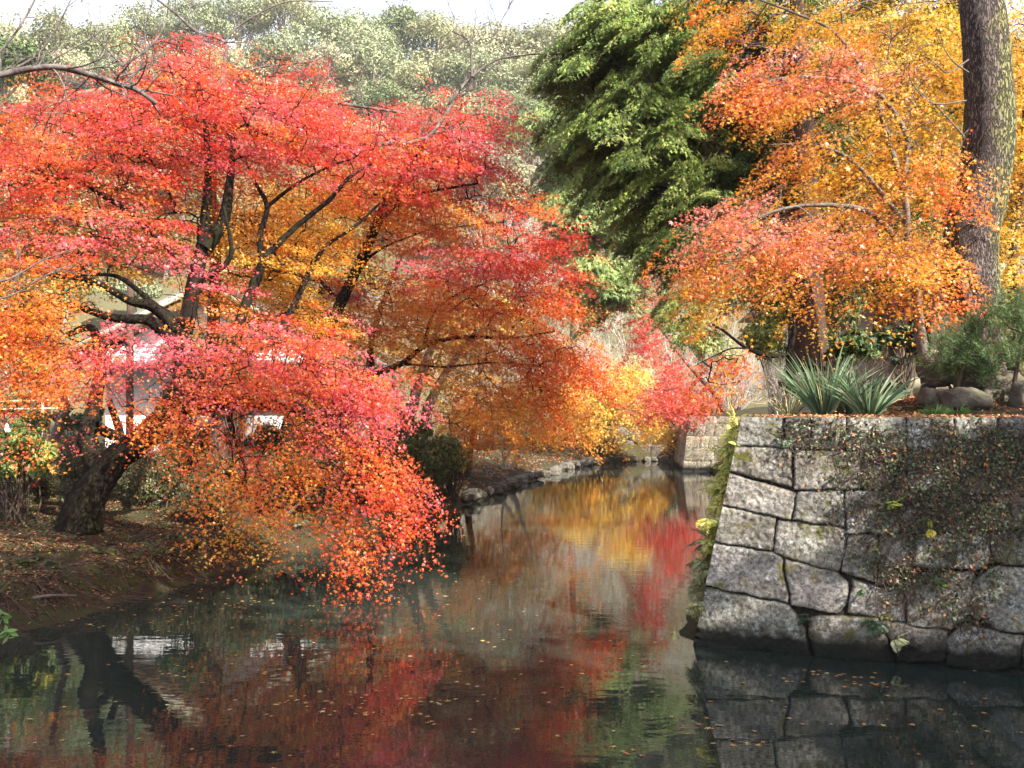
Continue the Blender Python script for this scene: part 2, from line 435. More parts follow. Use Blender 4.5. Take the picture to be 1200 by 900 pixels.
STONES = [
 [(232,107),(355,107),(352,190),(225,183)], [(360,107),(435,107),(432,195),(358,192)], [(440,107),(545,108),(540,200),(437,196)],
 [(550,108),(720,108),(725,200),(545,200)], [(725,108),(865,108),(870,205),(730,203)], [(870,108),(1000,110),(1000,210),(875,207)], [(1005,110),(1215,110),(1215,215),(1005,212)], [(1220,110),(E,110),(E,215),(1220,215)],
 [(222,190),(383,197),(380,310),(212,262)], [(388,200),(585,203),(590,315),(385,320)], [(590,205),(720,205),(725,320),(595,318)],
 [(728,207),(880,210),(885,325),(730,322)], [(886,212),(1035,215),(1035,335),(890,328)], [(1040,218),(1250,220),(1240,340),(1040,338)], [(1255,220),(E,220),(E,340),(1245,340)],
 [(210,268),(392,328),(375,410),(190,362)], [(398,325),(535,322),(540,432),(382,410)], [(541,323),(700,325),(705,450),(545,450)],
 [(706,326),(860,330),(860,445),(710,450)], [(865,332),(1035,340),(1040,440),(865,445)], [(1042,342),(1180,345),(1180,440),(1043,438)], [(1185,345),(E,345),(E,440),(1185,440)],
 [(187,367),(332,405),(318,503),(160,473)], [(338,410),(545,437),(540,500),(522,568),(355,522),(325,508)],
 [(552,455),(640,456),(630,600),(560,575),(530,565)], [(645,456),(750,455),(745,545),(650,610),(636,600)], [(755,455),(975,450),(978,540),(940,560),(750,550)], [(980,448),(1200,445),(1200,550),(1030,545),(983,535)], [(1205,445),(E,445),(E,560),(1205,552)],
 [(155,478),(320,510),(350,528),(370,660),(125,605)], [(358,530),(520,572),(550,600),(545,660),(520,695),(378,665)],
 [(565,590),(650,618),(718,610),(720,720),(600,700),(548,690)], [(725,580),(930,565),(920,690),(860,740),(730,730)], [(985,552),(1260,560),(1250,757),(1080,755),(1000,742),(915,690),(925,600)], [(1270,565),(E,565),(E,760),(1260,758)],
 [(120,612),(370,667),(388,692),(420,740),(435,822),(300,806),(150,792),(82,757)], [(436,702),(530,702),(640,708),(690,838),(452,826),(430,740)],
 [(648,712),(720,728),(850,746),(840,838),(702,842)], [(890,725),(1080,765),(1062,856),(960,868),(845,848),(850,770)], [(1086,765),(1260,765),(1280,870),(1070,866)], [(1265,766),(E,768),(E,880),(1285,872)],
 [(80,770),(300,812),(440,830),(446,935),(40,905)], [(452,832),(690,845),(840,852),(840,960),(452,938)], [(848,856),(1060,872),(1060,985),(850,962)], [(1066,872),(E,886),(E,1010),(1066,987)],
]
def masonry(x0, x1, z0, z1, rh, sw, seed):
    g = np.random.default_rng(seed); out = []; z = z0
    while z < z1 - .02:
        h = min(rh * g.uniform(.75, 1.3), z1 - z)
        if z1 - z - h < rh * .3: h = z1 - z
        x = x0 - g.uniform(0, sw * .5)
        while x < x1:
            w = sw * g.uniform(.6, 1.5); j = lambda: g.uniform(-.02, .02)
            out.append(np.array([(x + j(), z + j()), (x + w + j(), z + j()), (x + w + j(), z + h + j()), (x + j(), z + h + j())]))
            x += w + .015
        z += h + .01
    return out
def relief(U, V, polys, seed, depth=.030, edge=.009, gap=-.006):
    g = np.random.default_rng(seed)
    Hh = np.full(U.shape, -.05); T = np.ones(U.shape + (3,)) * np.array([.12, .10, .07])
    for pl in polys:
        x0, y0 = pl.min(0); x1, y1 = pl.max(0)
        msk = (U >= x0) & (U <= x1) & (V >= y0) & (V <= y1)
        if not msk.any(): continue
        wu = .006 * wob(U[msk] * 10, V[msk] * 10, .8, seed); wv = .006 * wob(V[msk] * 10, U[msk] * 10, .7, seed + 3)
        d = -poly_sd(pl, U[msk] + wu, V[msk] + wv) - gap
        off = g.uniform(-.015, .02); tilt = g.uniform(-.05, .05, 2); cx, cy_ = pl.mean(0)
        h = off + depth * (1 - np.exp(-np.clip(d, 0, 9) / edge)) - depth + tilt[0] * (U[msk] - cx) + tilt[1] * (V[msk] - cy_)
        hh = Hh[msk]; hh = np.where(d > 0, h, hh); Hh[msk] = hh
        t = T[msk]; tt = np.array([1, .985, .97]) * g.uniform(.72, 1.15) * np.array([1 + g.uniform(-.03, .05), 1, 1 + g.uniform(-.06, .04)])
        k = np.clip(d / .008, 0, 1)[:, None]
        T[msk] = np.where(d[:, None] > 0, tt * k + (1 - k) * np.array([.4, .36, .3]), t)
    nzv = np.array([noise.fractal(Vector((a * 2.2, b_ * 2.2, seed)), .8, 2.0, 6) for a, b_ in zip(U.ravel(), V.ravel())]).reshape(U.shape)
    nz3 = np.array([noise.noise(Vector((a * 21, b_ * 21, seed + 5))) for a, b_ in zip(U.ravel(), V.ravel())]).reshape(U.shape)
    return Hh + .017 * nzv + .012 * nz3, T
def face_grid(nu, nv, polys, seed, ufun, v0, v1, pt, **k):
    s, v = np.meshgrid(np.linspace(0, 1, nu), np.linspace(v0, v1, nv))
    U = ufun(s, v)
    Hh, T = relief(U, v, polys, seed, **k)
    return pt(U, v, Hh).reshape(-1, 3), grid_faces(nu, nv), T.reshape(-1, 3)

WT = 2.365
LW = 6.6
ul = lambda v: .176 * v
wv_, wf_, wc_ = face_grid(620, 300, [widen(Z7(s)) for s in STONES], 3, lambda s, v: ul(v) + s * (LW - ul(v)), -.55, WT, wall_pt)
# side face along the canal and flat cap
S0 = lambda v: wall_pt(np.float64(ul(v)), np.float64(v))
SD = norm(np.array([9.8 - 1.88, 40 - 10.2, 0])); SN = np.array([SD[1], -SD[0], 0])
def side_pt(u, v, h):
    base = WA + WW * (0.176 * v)[..., None] + WN * (BAT * v)[..., None] + np.array([0, 0, 1.0]) * v[..., None]
    return base + SD * u[..., None] - SN * (h * np.clip(u * 3, 0, 1))[..., None]
sv_, sf_, sc_ = face_grid(260, 50, masonry(0, 29, -.6, WT + .05, .42, .7, 5), 5, lambda s, v: 29.0 * s ** 1.5, -.55, WT, side_pt)
cap = []
mbw = MB()
nu = 240
tu = np.linspace(float(ul(WT)), LW, nu)
front = wall_pt(tu, np.full(nu, WT), np.full(nu, -.02)); rows = []
for k_ in range(5):
    rows.append(front + WN * (k_ * .35) + np.array([0, 0, 1]) * (-.015 + (.01 * np.sin(tu * 7 + k_) + .008 * np.sin(tu * 19 + k_ * 2)) * (k_ > 0) - .02 * (k_ == 4))[..., None] if False else
                front + WN * (k_ * .35) + np.stack([np.zeros(nu), np.zeros(nu), -.012 + (.01 * np.sin(tu * 7 + k_) + .008 * np.sin(tu * 19 + 2 * k_)) * (k_ > 0)], -1))
cv_ = np.concatenate(rows); cf_ = grid_faces(nu, 5)
wall = thing("stone_wall", "tall near retaining wall of big grey weathered stone blocks, overgrown on its right half", "wall", WA)
V_ = np.concatenate([wv_, sv_[:, :], cv_]); off1 = len(wv_); off2 = off1 + len(sv_)
mesh_obj("masonry", V_, np.concatenate([wf_, sf_[:, ::-1] + off1, cf_ + off2]), M_stone, wall, smooth=True, vcol=np.concatenate([wc_, sc_, np.ones((len(cv_), 3)) * .5]))

# far pale block of wall
FA = np.array([7.12, 41.0, 0]); FW = norm(np.array([1.0, -.1, 0])); FN = np.array([-FW[1], FW[0], 0])
def far_pt(u, v, h):
    return FA + FW * (u + .13 * v)[..., None] + FN * (.1 * v)[..., None] + np.array([0, 0, 1.0]) * v[..., None] - FN * h[..., None]
fv_, ff_, fc_ = face_grid(150, 110, masonry(0, 3.4, -.3, 2.35, .42, .5, 11), 11, lambda s, v: 3.3 * s, -.4, 2.3, far_pt, edge=.05)
fs_, fsf_, fsc_ = face_grid(60, 60, masonry(0, 6, -.3, 2.35, .42, .6, 12), 12, lambda s, v: 6 * s, -.4, 2.3,
    lambda u, v, h: FA + FW * (.13 * v)[..., None] + FN * (u + .1 * v)[..., None] + np.array([0, 0, 1.0]) * v[..., None] - FW * (h * np.clip(u * 3, 0, 1))[..., None])
fw = thing("stone_wall", "pale sunlit end of stone wall standing in the water at the far right bend", "wall", FA)
capf = np.array([far_pt(np.array(u), np.array(2.28), np.array(-.02)) + FN * q for q in (0, 2.0) for u in (0., 3.3)])
mesh_obj("masonry", np.concatenate([fv_, fs_, capf]), np.concatenate([ff_, fsf_[:, ::-1] + len(fv_), np.array([[0, 1, 3, 2]]) + len(fv_) + len(fs_)]), M_stone, fw, smooth=True,
         vcol=np.concatenate([fc_, fsc_, np.ones((4, 3)) * .8]) * np.array([1.0, .97, .88]))

# ------------------------------------------------------------------ tree machinery
def blob_points(blobs, g):
    """blobs: (px,py,d,rx,ry,rd,n,palette,droop) -> centres, palette index, droop"""
    C = []; pal = []; dr = []
    for bl in blobs:
        px, py, d, rx, ry, rd, n, pl, dp = bl
        n = int(n)
        q = norm(g.normal(size=(n, 3))) * (g.uniform(0, 1, (n, 1)) ** (1 / 2.4))
        for a in q:
            dd = d + a[1] * rd
            C.append(P(px + a[0] * rx * d / dd, py + a[2] * ry * d / dd, dd)); pal.append(pl); dr.append(dp)
    return np.array(C), pal, np.array(dr, float)

class Skeleton:
    def __init__(s): s.p = []; s.r = []; s.par = []; s.fixed = []
    def add(s, p, par, r=None):
        s.p.append(np.array(p)); s.par.append(par); s.r.append(r); return len(s.p) - 1

def limb_tubes(mb, sk, limbs, sides=9, rough=.16, seed=0):
    for k, (pts, r0, r1) in enumerate(limbs):
        c = catmull(pts, 8)
        rad = r0 + (r1 - r0) * np.linspace(0, 1, len(c)) ** .85
        tube(mb, c, rad, sides if r0 > .05 else 6, rough, seed + k, flare=.28 if k == 0 else 0)
        for i in range(0, len(c), 2): sk.add(c[i], -1, rad[i])

def attach(mb, sk, tips, g, rmin=.0035, kmin=.42, wig=.10, maxr=.05, zmin=None):
    """joins every tip to the nearest part of the growing skeleton, so the twigs branch"""
    base_n = len(sk.p)
    Pn = np.array(sk.p)
    # order: nearest to skeleton first
    d0 = np.array([np.min(np.linalg.norm(Pn - t, axis=1)) for t in tips])
    order = np.argsort(d0)
    cap_ = base_n + len(tips) * 4 + 10
    arr = np.zeros((cap_, 3)); arr[:base_n] = Pn; n = base_n
    par = [-1] * base_n; cnt = [0] * base_n
    ends = {}
    segs = []
    for t in order:
        tp = tips[t]
        D = tp - arr[:n]; dist = np.linalg.norm(D, axis=1)
        cost = dist + .35 * np.maximum(0, -D[:, 2]) + (np.arange(n) < 0)
        j = int(np.argmin(cost)); a = arr[j].copy(); L = dist[j]
        k = 3 if L > .25 else 1
        prev = j
        for i in range(1, k + 1):
            f = i / k
            q = a * (1 - f) + tp * f
            if i < k:
                q = q + g.normal(0, wig * L * .35, 3); q[2] += .12 * L * math.sin(f * 3.14)
            arr[n] = q; par.append(prev); cnt.append(0); prev = n; n += 1
        ends[t] = prev
    for e in ends.values():
        i = e
        while i >= base_n: cnt[i] += 1; i = par[i]
    for i in range(base_n, n):
        pa = par[i]
        r = min(maxr, rmin * cnt[i] ** kmin + .0015)
        rp = min(maxr, rmin * (cnt[pa] if pa >= base_n else cnt[i] * 1.3) ** kmin + .0015)
        tube(mb, [arr[pa], arr[pa] * .5 + arr[i] * .5, arr[i]], [rp if pa >= base_n else r * 1.2, (r + rp) / 2, r], 4 if r < .02 else 6)

def spray_leaves(C, U, L, nper, g, flat=.05, droop=.25):
    """flat fan of leaf positions around axis U starting behind C. returns positions, tip dirs, t"""
    n = len(C)
    k = nper
    t = g.uniform(0, 1, (n, k)) ** .8
    side = g.choice([-1, 1], (n, k))
    s = g.uniform(0, 1, (n, k)) * (.62 * np.sin(np.clip(t * .85 + .15, 0, 1) * np.pi) + .08)
    tw = np.round(t * 7) / 7 + g.normal(0, .012, (n, k))     # side twigs leave at regular steps
    t2 = tw + s * .75
    U = norm(U); W = norm(np.cross(U, np.array([0, 0, 1.0])) + 1e-6)
    Up = np.cross(W, U)
    dr = np.asarray(droop)[:, None] if np.ndim(droop) else droop
    pos = (C[:, None] + (t2 - .45)[..., None] * L[:, None, None] * U[:, None] + (side * s)[..., None] * L[:, None, None] * W[:, None]
           + g.normal(0, flat, (n, k))[..., None] * L[:, None, None] * Up[:, None])
    pos[..., 2] -= dr * L[:, None] * (t2 ** 2 + .8 * s ** 2)
    tip = U[:, None] * .8 + (side * .8)[..., None] * W[:, None] + g.normal(0, .35, (n, k, 3)); tip[..., 2] -= .35 + dr
    return pos.reshape(-1, 3), tip.reshape(-1, 3), (t2 + s).reshape(-1)

def mix_palette(pals, k, g, jit=.16):
    """pals: list (per spray) of lists of (colour, weight); a spray keeps mostly one tone"""
    n = len(pals); out = np.zeros((n, k, 3))
    for i, pl in enumerate(pals):
        cs = np.array([c for c, w in pl]); w = np.array([w for c, w in pl], float); w /= w.sum()
        a = cs[g.choice(len(cs), p=w)]; b_ = cs[g.choice(len(cs), p=w)]
        f = np.clip(g.normal(.25, .3, (k, 1)), 0, 1)
        out[i] = a * (1 - f) + b_ * f
    out *= np.exp(g.normal(0, jit, (n, k, 1))) * np.exp(g.normal(0, .07, (n, k, 3)))
    return np.clip(out.reshape(-1, 3), 0.003, .85)

def maple(name, label, cat, base, limbs, blobs, seed, leaf=.036, nper=70, L=(.45, .85), bark=None, tmpl=None, center=None, face=.55, mat=None, group=None, noatt=False, jit=.16):
    g = np.random.default_rng(seed)
    bark = bark or M_bark_dark; tmpl = MAPLE if tmpl is None else tmpl
    t = thing(name, label, cat, base, group)
    mb = MB(); sk = Skeleton(); limb_tubes(mb, sk, limbs, seed=seed)
    C, pals, dr = blob_points(blobs, g)
    C = C + g.normal(0, 1, C.shape) * np.array([.15, .15, min(.24, .013 * C[:, 1].mean()) * (.3 if name == 'maple_tree' and len(C) < 30 else 1)])
    keep = C[:, 2] > ground_z(C[:, 0], C[:, 1]) + .12
    keep &= C[:, 2] > .1
    C = C[keep]; pals = [p_ for p_, k_ in zip(pals, keep) if k_]; dr = dr[keep]
    cen = np.array(center if center is not None else base)
    U = C - cen; U[:, 2] = 0; U = norm(U) + g.normal(0, .45, (len(C), 3)) * np.array([1, 1, .35]); U[:, 2] -= dr * .9; U = norm(U)
    Ls = g.uniform(L[0], L[1], len(C))
    pos, tip, tt = spray_leaves(C, U, Ls, nper, g, droop=.15 + dr * .5)
    nrm = np.tile(np.array([0, 0, 1.0]), (len(pos), 1)) * .75 + g.normal(0, .42, pos.shape) + np.repeat(U, nper, 0) * face * .6 + np.array([0, -1, 0]) * face * .35
    S = leaf * np.exp(g.normal(0, .3, len(pos)))
    V, Fi = leaves(tmpl, pos, nrm, tip, S, fold=.25)
    cols = mix_palette(pals, nper, g, jit)
    mesh_obj("crown", V, Fi, mat or M_leaf, t, col=cols)
    attach(mb, sk, C - U * Ls[:, None] * .4, g)
    # spray axes
    for c_, u_, l_, d_ in zip(C, U, Ls, dr):
        a = c_ - u_ * l_ * .45; e = c_ + u_ * l_ * .35; e[2] -= (.15 + d_ * .5) * l_ * .6
        m_ = c_.copy(); m_[2] -= .02
        tube(mb, [a, m_, e], [.004, .003, .0015], 3)
    mb.build("trunk", bark, t, smooth=True)
    return t

# ------------------------------------------------------------------ left-hand maples
hot = [(RED, 3), (PINK, 2.6), (RORG, 1.6), (ORG, .5)]
warm = [(RORG, 2), (ORG, 3), (RED, .8), (GOLD, 1.4)]
gold = [(ORG, 2.4), (GOLD, 3), (RORG, .8), (YEL, .5)]
pinks = [(PINK, 4), (RED, 1.5), (RORG, 1)]
drape = [(RORG, 2.8), (ORG, 2.8), (RED, 1.3), (PINK, 1.0)]

A_base = P(90, 628, 15.2)
limbsA = [
 ([P(90, 632, 15.2), P(102, 590, 15.2), P(125, 548, 15.2), P(165, 515, 15.1), P(200, 480, 15.0), P(215, 440, 15.1), P(216, 395, 15.2), P(226, 340, 15.3), P(236, 290, 15.4), P(243, 230, 15.6), P(243, 170, 15.8), P(236, 110, 16)], .30, .03),
 ([P(118, 560, 15.2), P(106, 530, 15.3), P(102, 505, 15.5), P(112, 470, 15.8), P(118, 420, 16), P(108, 385, 16.2), P(80, 392, 16.4)], .19, .05),
 ([P(112, 500, 15.5), P(140, 510, 15.8), P(128, 470, 16)], .10, .05),
 ([P(195, 486, 15.0), P(225, 476, 14.8), P(265, 471, 14.5), P(322, 472, 14.2)], .19, .11),
 ([P(214, 410, 15.1), P(190, 388, 15.0), P(170, 375, 14.9), P(130, 372, 14.8), P(70, 356, 14.6), P(0, 364, 14.4)], .12, .03),
 ([P(212, 392, 15.1), P(180, 360, 15), P(150, 352, 14.9), P(110, 330, 14.8), P(60, 322, 14.7), P(10, 312, 14.5)], .10, .02),
 ([P(222, 380, 15.1), P(185, 360, 15.2), P(140, 325, 15.4), P(95, 322, 15.6)], .07, .02),
 ([P(240, 290, 15.4), P(262, 255, 15.5), P(270, 205, 15.7), P(274, 150, 16)], .13, .03),
 ([P(235, 330, 15.3), P(270, 300, 15.2), P(262, 240, 15.1)], .06, .02),
 ([P(222, 450, 15.1), P(262, 420, 15.4), P(290, 350, 15.8), P(305, 318, 16), P(305, 275, 16.1), P(313, 242, 16.2), P(300, 215, 16.3)], .10, .03),
 ([P(296, 335, 15.9), P(314, 299, 16), P(346, 267, 16.2), P(385, 235, 16.4), P(410, 207, 16.6), P(436, 192, 16.8)], .075, .02),
 ([P(313, 242, 16.2), P(350, 214, 16.2), P(389, 194, 16.1), P(414, 186, 16)], .035, .012),
 ([P(262, 425, 15.4), P(318, 399, 16.2), P(342, 363, 16.6), P(364, 317, 17), P(382, 289, 17.2), P(417, 264, 17.5), P(445, 238, 17.8)], .075, .02),
 ([P(140, 240, 14.5), P(118, 228, 14.4), P(90, 212, 14.3), P(45, 205, 14.2)], .05, .02),
 ([P(205, 300, 15.3), P(170, 265, 14.9), P(140, 240, 14.5)], .05, .045),
 ([P(205, 240, 15.6), P(185, 200, 15.5), P(160, 165, 15.3)], .03, .012),
 ([P(322, 472, 14.2), P(365, 490, 13.8), P(410, 515, 13.4), P(450, 560, 13.2)], .05, .015),
 ([P(265, 471, 14.5), P(270, 500, 13.9), P(285, 540, 13.4), P(290, 590, 13.1)], .04, .012),
]
blobsA = [
 (190, 105, 15.6, 85, 42, 1.6, 95, hot, 0), (110, 150, 15, 90, 45, 1.6, 95, hot, 0), (290, 140, 16, 105, 45, 1.8, 130, hot, 0), (385, 165, 16.6, 90, 42, 1.5, 95, hot, 0),
 (30, 205, 14.2, 80, 60, 1.5, 110, [(RED, 3), (RORG, 2), (ORG, 1.5), (PINK, 1)], 0), (150, 200, 15.6, 90, 40, 1.2, 80, [(RED, 1.6), (RORG, 2), (ORG, 2.2), (PINK, .8)], 0),
 (260, 185, 16.2, 110, 20, 1.3, 66, pinks, 0), (60, 270, 14, 100, 32, 1.4, 54, [(PINK, 3), (RED, 2), (RORG, 2), (ORG, 1)], 0), (110, 290, 16.2, 110, 35, .9, 60, gold, 0),
 (250, 265, 16.8, 120, 45, 1.4, 85, gold, 0), (320, 300, 17, 80, 40, 1.2, 50, gold, 0), (20, 355, 13.8, 60, 60, 1.3, 90, warm, .1), (20, 420, 13.6, 50, 45, 1.2, 56, [(RORG, 3), (RED, 1.2), (ORG, 2.4)], .25),
 (30, 480, 13.4, 24, 26, .8, 7, drape, .5), (85, 430, 14, 45, 22, 1, 24, [(RORG, 2), (PINK, 1), (ORG, 2)], .2),
 (185, 275, 14.6, 50, 12, .9, 12, pinks, 0), (255, 335, 14.4, 30, 12, .6, 6, pinks, 0),
 (150, 410, 13.6, 75, 8, .7, 24, pinks, .1), (290, 405, 13.7, 100, 30, 1.1, 50, [(PINK, 4), (RED, 1.5), (RORG, 2), (ORG, 1)], .1), (370, 430, 13.9, 75, 30, 1.1, 48, [(PINK, 4), (RED, 1.5), (RORG, 2), (ORG, 1)], .15), (420, 465, 13.9, 62, 24, 1.0, 46, pinks, .2),
 (265, 435, 13.5, 60, 18, 1.0, 28, drape, .2), (185, 470, 13.3, 36, 26, .8, 17, drape, .5), (215, 500, 13.3, 30, 18, .8, 9, drape, .5),
 (330, 505, 13.5, 80, 16, 1.1, 36, drape, .35), (245, 545, 13.1, 40, 34, .9, 24, drape, .7), (300, 560, 13.2, 50, 26, .9, 24, [(ORG, 3), (RORG, 2), (GOLD, 1)], .7),
 (400, 525, 13.2, 62, 26, 1.0, 40, drape, .6), (440, 545, 13.2, 45, 30, .9, 34, [(RED, 2.4), (RORG, 2.4), (PINK, 1)], .6), (395, 585, 13.0, 45, 26, .8, 28, [(RORG, 3), (ORG, 2), (RED, 1.5)], .8),
 (470, 570, 13.1, 32, 14, .7, 16, [(RED, 2.5), (RORG, 2)], .7), (340, 545, 13.2, 40, 20, .7, 14, [(ORG, 3), (GOLD, 1), (RORG, 1)], .7), (410, 612, 13.0, 26, 12, .5, 9, [(RORG, 3), (RED, 1.5)], .8),
]
blobsA = [b_[:6] + ((b_[6] * .62) if b_[1] > 500 else b_[6],) + b_[7:] for b_ in blobsA]
blobsA += [(190, 160, 16.8, 190, 80, 1.0, 110, [(RED, 2), (RORG, 2), (PINK, 1.4), (ORG, 1)], 0), (110, 270, 16.9, 130, 70, .9, 95, gold, 0), (330, 250, 17.8, 110, 90, 1.0, 100, gold, 0),
 (245, 325, 17.2, 50, 40, 1.0, 24, gold, 0), (330, 360, 17.5, 90, 50, 1.0, 70, gold, .1), (60, 120, 14.6, 60, 25, 1.2, 24, hot, 0), (205, 65, 15.8, 60, 22, 1.0, 22, hot, 0), (330, 95, 16.4, 70, 18, 1.0, 18, hot, 0), (330, 460, 14.6, 110, 26, 1.0, 40, warm, .2)]
maple("maple_tree", "big old red and pink maple with black mossy trunk leaning on the left bank", "tree", A_base, limbsA, blobsA, 11, leaf=.0295, nper=112, L=(.5, .95))

B_base = P(330, 575, 20)
limbsB = [
 ([P(325, 580, 20), P(335, 520, 20), P(350, 460, 20), P(362, 427, 20), P(392, 370, 20), P(421, 310, 20), P(442, 262, 20), P(458, 230, 20), P(487, 183, 20), P(505, 150, 20)], .20, .05),
 ([P(440, 265, 20), P(470, 235, 19.5), P(500, 225, 19), P(560, 215, 18.6)], .05, .02),
 ([P(421, 310, 20), P(450, 290, 20.5), P(500, 270, 21)], .04, .015),
 ([P(400, 355, 20), P(370, 320, 20.6), P(350, 260, 21)], .05, .015),
 ([P(460, 228, 20), P(440, 190, 20), P(400, 160, 20)], .05, .02),
]
blobsB = [
 (440, 165, 19, 90, 30, 1.8, 80, hot, 0), (520, 165, 19, 75, 35, 1.8, 95, [(RED, 3), (PINK, 2), (RORG, 1)], 0), (570, 150, 19, 35, 22, 1.2, 24, [(RED, 3), (PINK, 2)], 0),
 (560, 205, 19, 50, 30, 1.4, 40, [(RED, 2.4), (PINK, 1.4), (RORG, 1)], .1), (430, 220, 20.5, 110, 30, 1.8, 110, warm, 0), (360, 280, 21, 100, 55, 1.8, 150, gold, 0), (280, 330, 21.5, 70, 45, 1.5, 80, gold, 0), (400, 370, 21.5, 100, 40, 1.5, 110, gold, .1),
 (480, 255, 20.5, 80, 35, 1.8, 100, warm, .1), (330, 380, 21, 80, 30, 1.5, 60, gold, .1), (450, 215, 19, 90, 14, 1.2, 40, pinks, 0), (330, 230, 20.5, 70, 25, 1.5, 30, warm, 0),
 (400, 330, 20.6, 80, 25, 1.4, 40, pinks, .1), (395, 390, 20.8, 80, 30, 1.5, 45, [(PINK, 2), (ORG, 2), (RORG, 2)], .2),
]
maple("maple_tree", "leaning maple with a slim diagonal dark trunk and red top, behind the big old maple", "tree", B_base, limbsB, blobsB, 12, leaf=.037, nper=88, L=(.6, 1.1))

C_base = P(447, 560, 24)
limbsC = [
 ([P(447, 562, 24), P(440, 510, 24), P(436, 470, 24), P(434, 430, 24), P(436, 395, 24), P(450, 350, 24.2), P(470, 300, 24.5)], .17, .04),
 ([P(436, 440, 24), P(471, 426, 23.6), P(499, 405, 23.3), P(542, 395, 23), P(600, 396, 22.8), P(650, 388, 22.6)], .085, .02),
 ([P(497, 406, 23.3), P(506, 371, 23.4), P(528, 349, 23.5), P(560, 335, 23.5)], .05, .02),
 ([P(471, 426, 23.6), P(520, 430, 23.2), P(580, 425, 22.8), P(640, 430, 22.4)], .035, .012),
 ([P(470, 300, 24.5), P(520, 270, 24.5), P(590, 260, 24)], .04, .015),
]
blobsC = [
 (520, 310, 23, 90, 22, 1.6, 75, pinks, 0), (600, 300, 23, 75, 30, 1.6, 75, [(RED, 3), (RORG, 2), (PINK, 1)], .05), (545, 350, 23.5, 100, 30, 1.8, 120, warm, .1), (640, 275, 23, 35, 12, 1, 16, [(RED, 3), (RORG, 1)], .1),
 (640, 340, 23, 55, 28, 1.5, 55, [(RED, 2), (RORG, 2), (ORG, 1.4)], .2), (480, 375, 23.8, 75, 40, 1.6, 110, gold, .1), (590, 395, 23, 95, 28, 1.8, 100, warm, .25),
 (650, 420, 22.8, 55, 34, 1.5, 75, [(RORG, 3), (ORG, 2), (RED, 1.6)], .4), (560, 440, 23, 85, 28, 1.6, 70, [(ORG, 2), (RORG, 2), (GOLD, 1)], .3), (690, 425, 22.8, 22, 28, .9, 20, [(RORG, 3), (RED, 1)], .5),
 (520, 255, 24.5, 60, 28, 1.5, 36, warm, 0), (610, 245, 24, 30, 25, 1.2, 14, [(RORG, 2), (RED, 1)], 0), (640, 470, 22.8, 40, 25, 1.2, 30, [(ORG, 3), (RORG, 2)], .5),
]
maple("maple_tree", "orange red maple whose wide branches reach out over the middle of the canal", "tree", C_base, limbsC, blobsC, 13, leaf=.043, nper=78, L=(.7, 1.2))

D_base = P(490, 515, 27)
limbsD = [
 ([P(474, 520, 27), P(478, 490, 27), P(486, 466, 27), P(496, 432, 27), P(510, 395, 27), P(520, 350, 27)], .24, .05),
 ([P(500, 520, 27.5), P(499, 490, 27.4), P(507, 466, 27.3), P(522, 438, 27.2), P(550, 400, 27), P(590, 370, 27)], .2, .04),
 ([P(470, 490, 27), P(463, 460, 27.2), P(461, 430, 27.4)], .09, .05),
]
blobsD = [
 (500, 430, 28.5, 80, 30, 1.6, 50, [(ORG, 2), (GOLD, 2)], .1), (560, 470, 28, 65, 32, 1.8, 95, [(ORG, 3), (GOLD, 1.5), (RORG, 1.5)], .3), (600, 490, 27.5, 42, 24, 1.3, 40, [(ORG, 3), (GOLD, 2)], .5),
 (540, 505, 28.5, 38, 26, 1.2, 40, [(ORG, 2), (GOLD, 2), (RORG, 1)], .4), (460, 470, 28, 35, 25, 1.2, 14, pinks, .1), (555, 380, 28, 90, 40, 1.6, 80, gold, .1), (440, 400, 28.5, 60, 40, 1.4, 50, gold, .1),
]
maple("maple_tree", "twin stemmed golden orange maple beside the green bush on the middle left bank", "tree", D_base, limbsD, blobsD, 14, leaf=.05, nper=66, L=(.6, 1.1), bark=M_bark_brown)

E_base = P(546, 565, 30)
limbsE = [([P(546, 568, 30), P(549, 545, 30), P(553, 520, 30), P(556, 495, 30), P(560, 460, 30)], .13, .04), ([P(540, 560, 30), P(535, 535, 30), P(528, 512, 30), P(532, 480, 30)], .07, .03)]
blobsE = [(565, 505, 30.5, 45, 22, 1.2, 24, [(ORG, 3), (GOLD, 2), (RORG, 1)], .4), (580, 470, 31, 50, 25, 1.5, 26, [(ORG, 3), (GOLD, 2)], .3), (530, 480, 31, 35, 22, 1.2, 12, gold, .3)]
maple("maple_tree", "small orange maple with a short dark post-like trunk at the bend of the bank", "tree", E_base, limbsE, blobsE, 15, leaf=.06, nper=46, L=(.6, 1.1), bark=M_bark_brown)

F_base = P(594, 555, 35)
limbsF = [([P(592, 557, 35), P(604, 542, 35), P(609, 525, 35), P(614, 510, 35), P(625, 480, 35)], .12, .04), ([P(596, 552, 35), P(588, 545, 35), P(600, 525, 35), P(606, 512, 35)], .08, .04), ([P(592, 550, 35), P(588, 520, 35), P(590, 480, 35)], .05, .03)]
blobsF = [(620, 488, 35, 42, 16, 1.5, 26, [(RED, 1.6), (ORG, 2), (RORG, 2)], .3), (590, 470, 36, 42, 25, 1.5, 26, [(ORG, 3), (RORG, 1)], .2), (660, 450, 36, 40, 20, 1.5, 22, [(ORG, 2), (RORG, 1.5)], .2)]
maple("maple_tree", "thin V-shaped leaning maple on the leaf-covered bank beside the stones", "tree", F_base, limbsF, blobsF, 16, leaf=.065, nper=44, L=(.7, 1.2), bark=M_bark_pale)

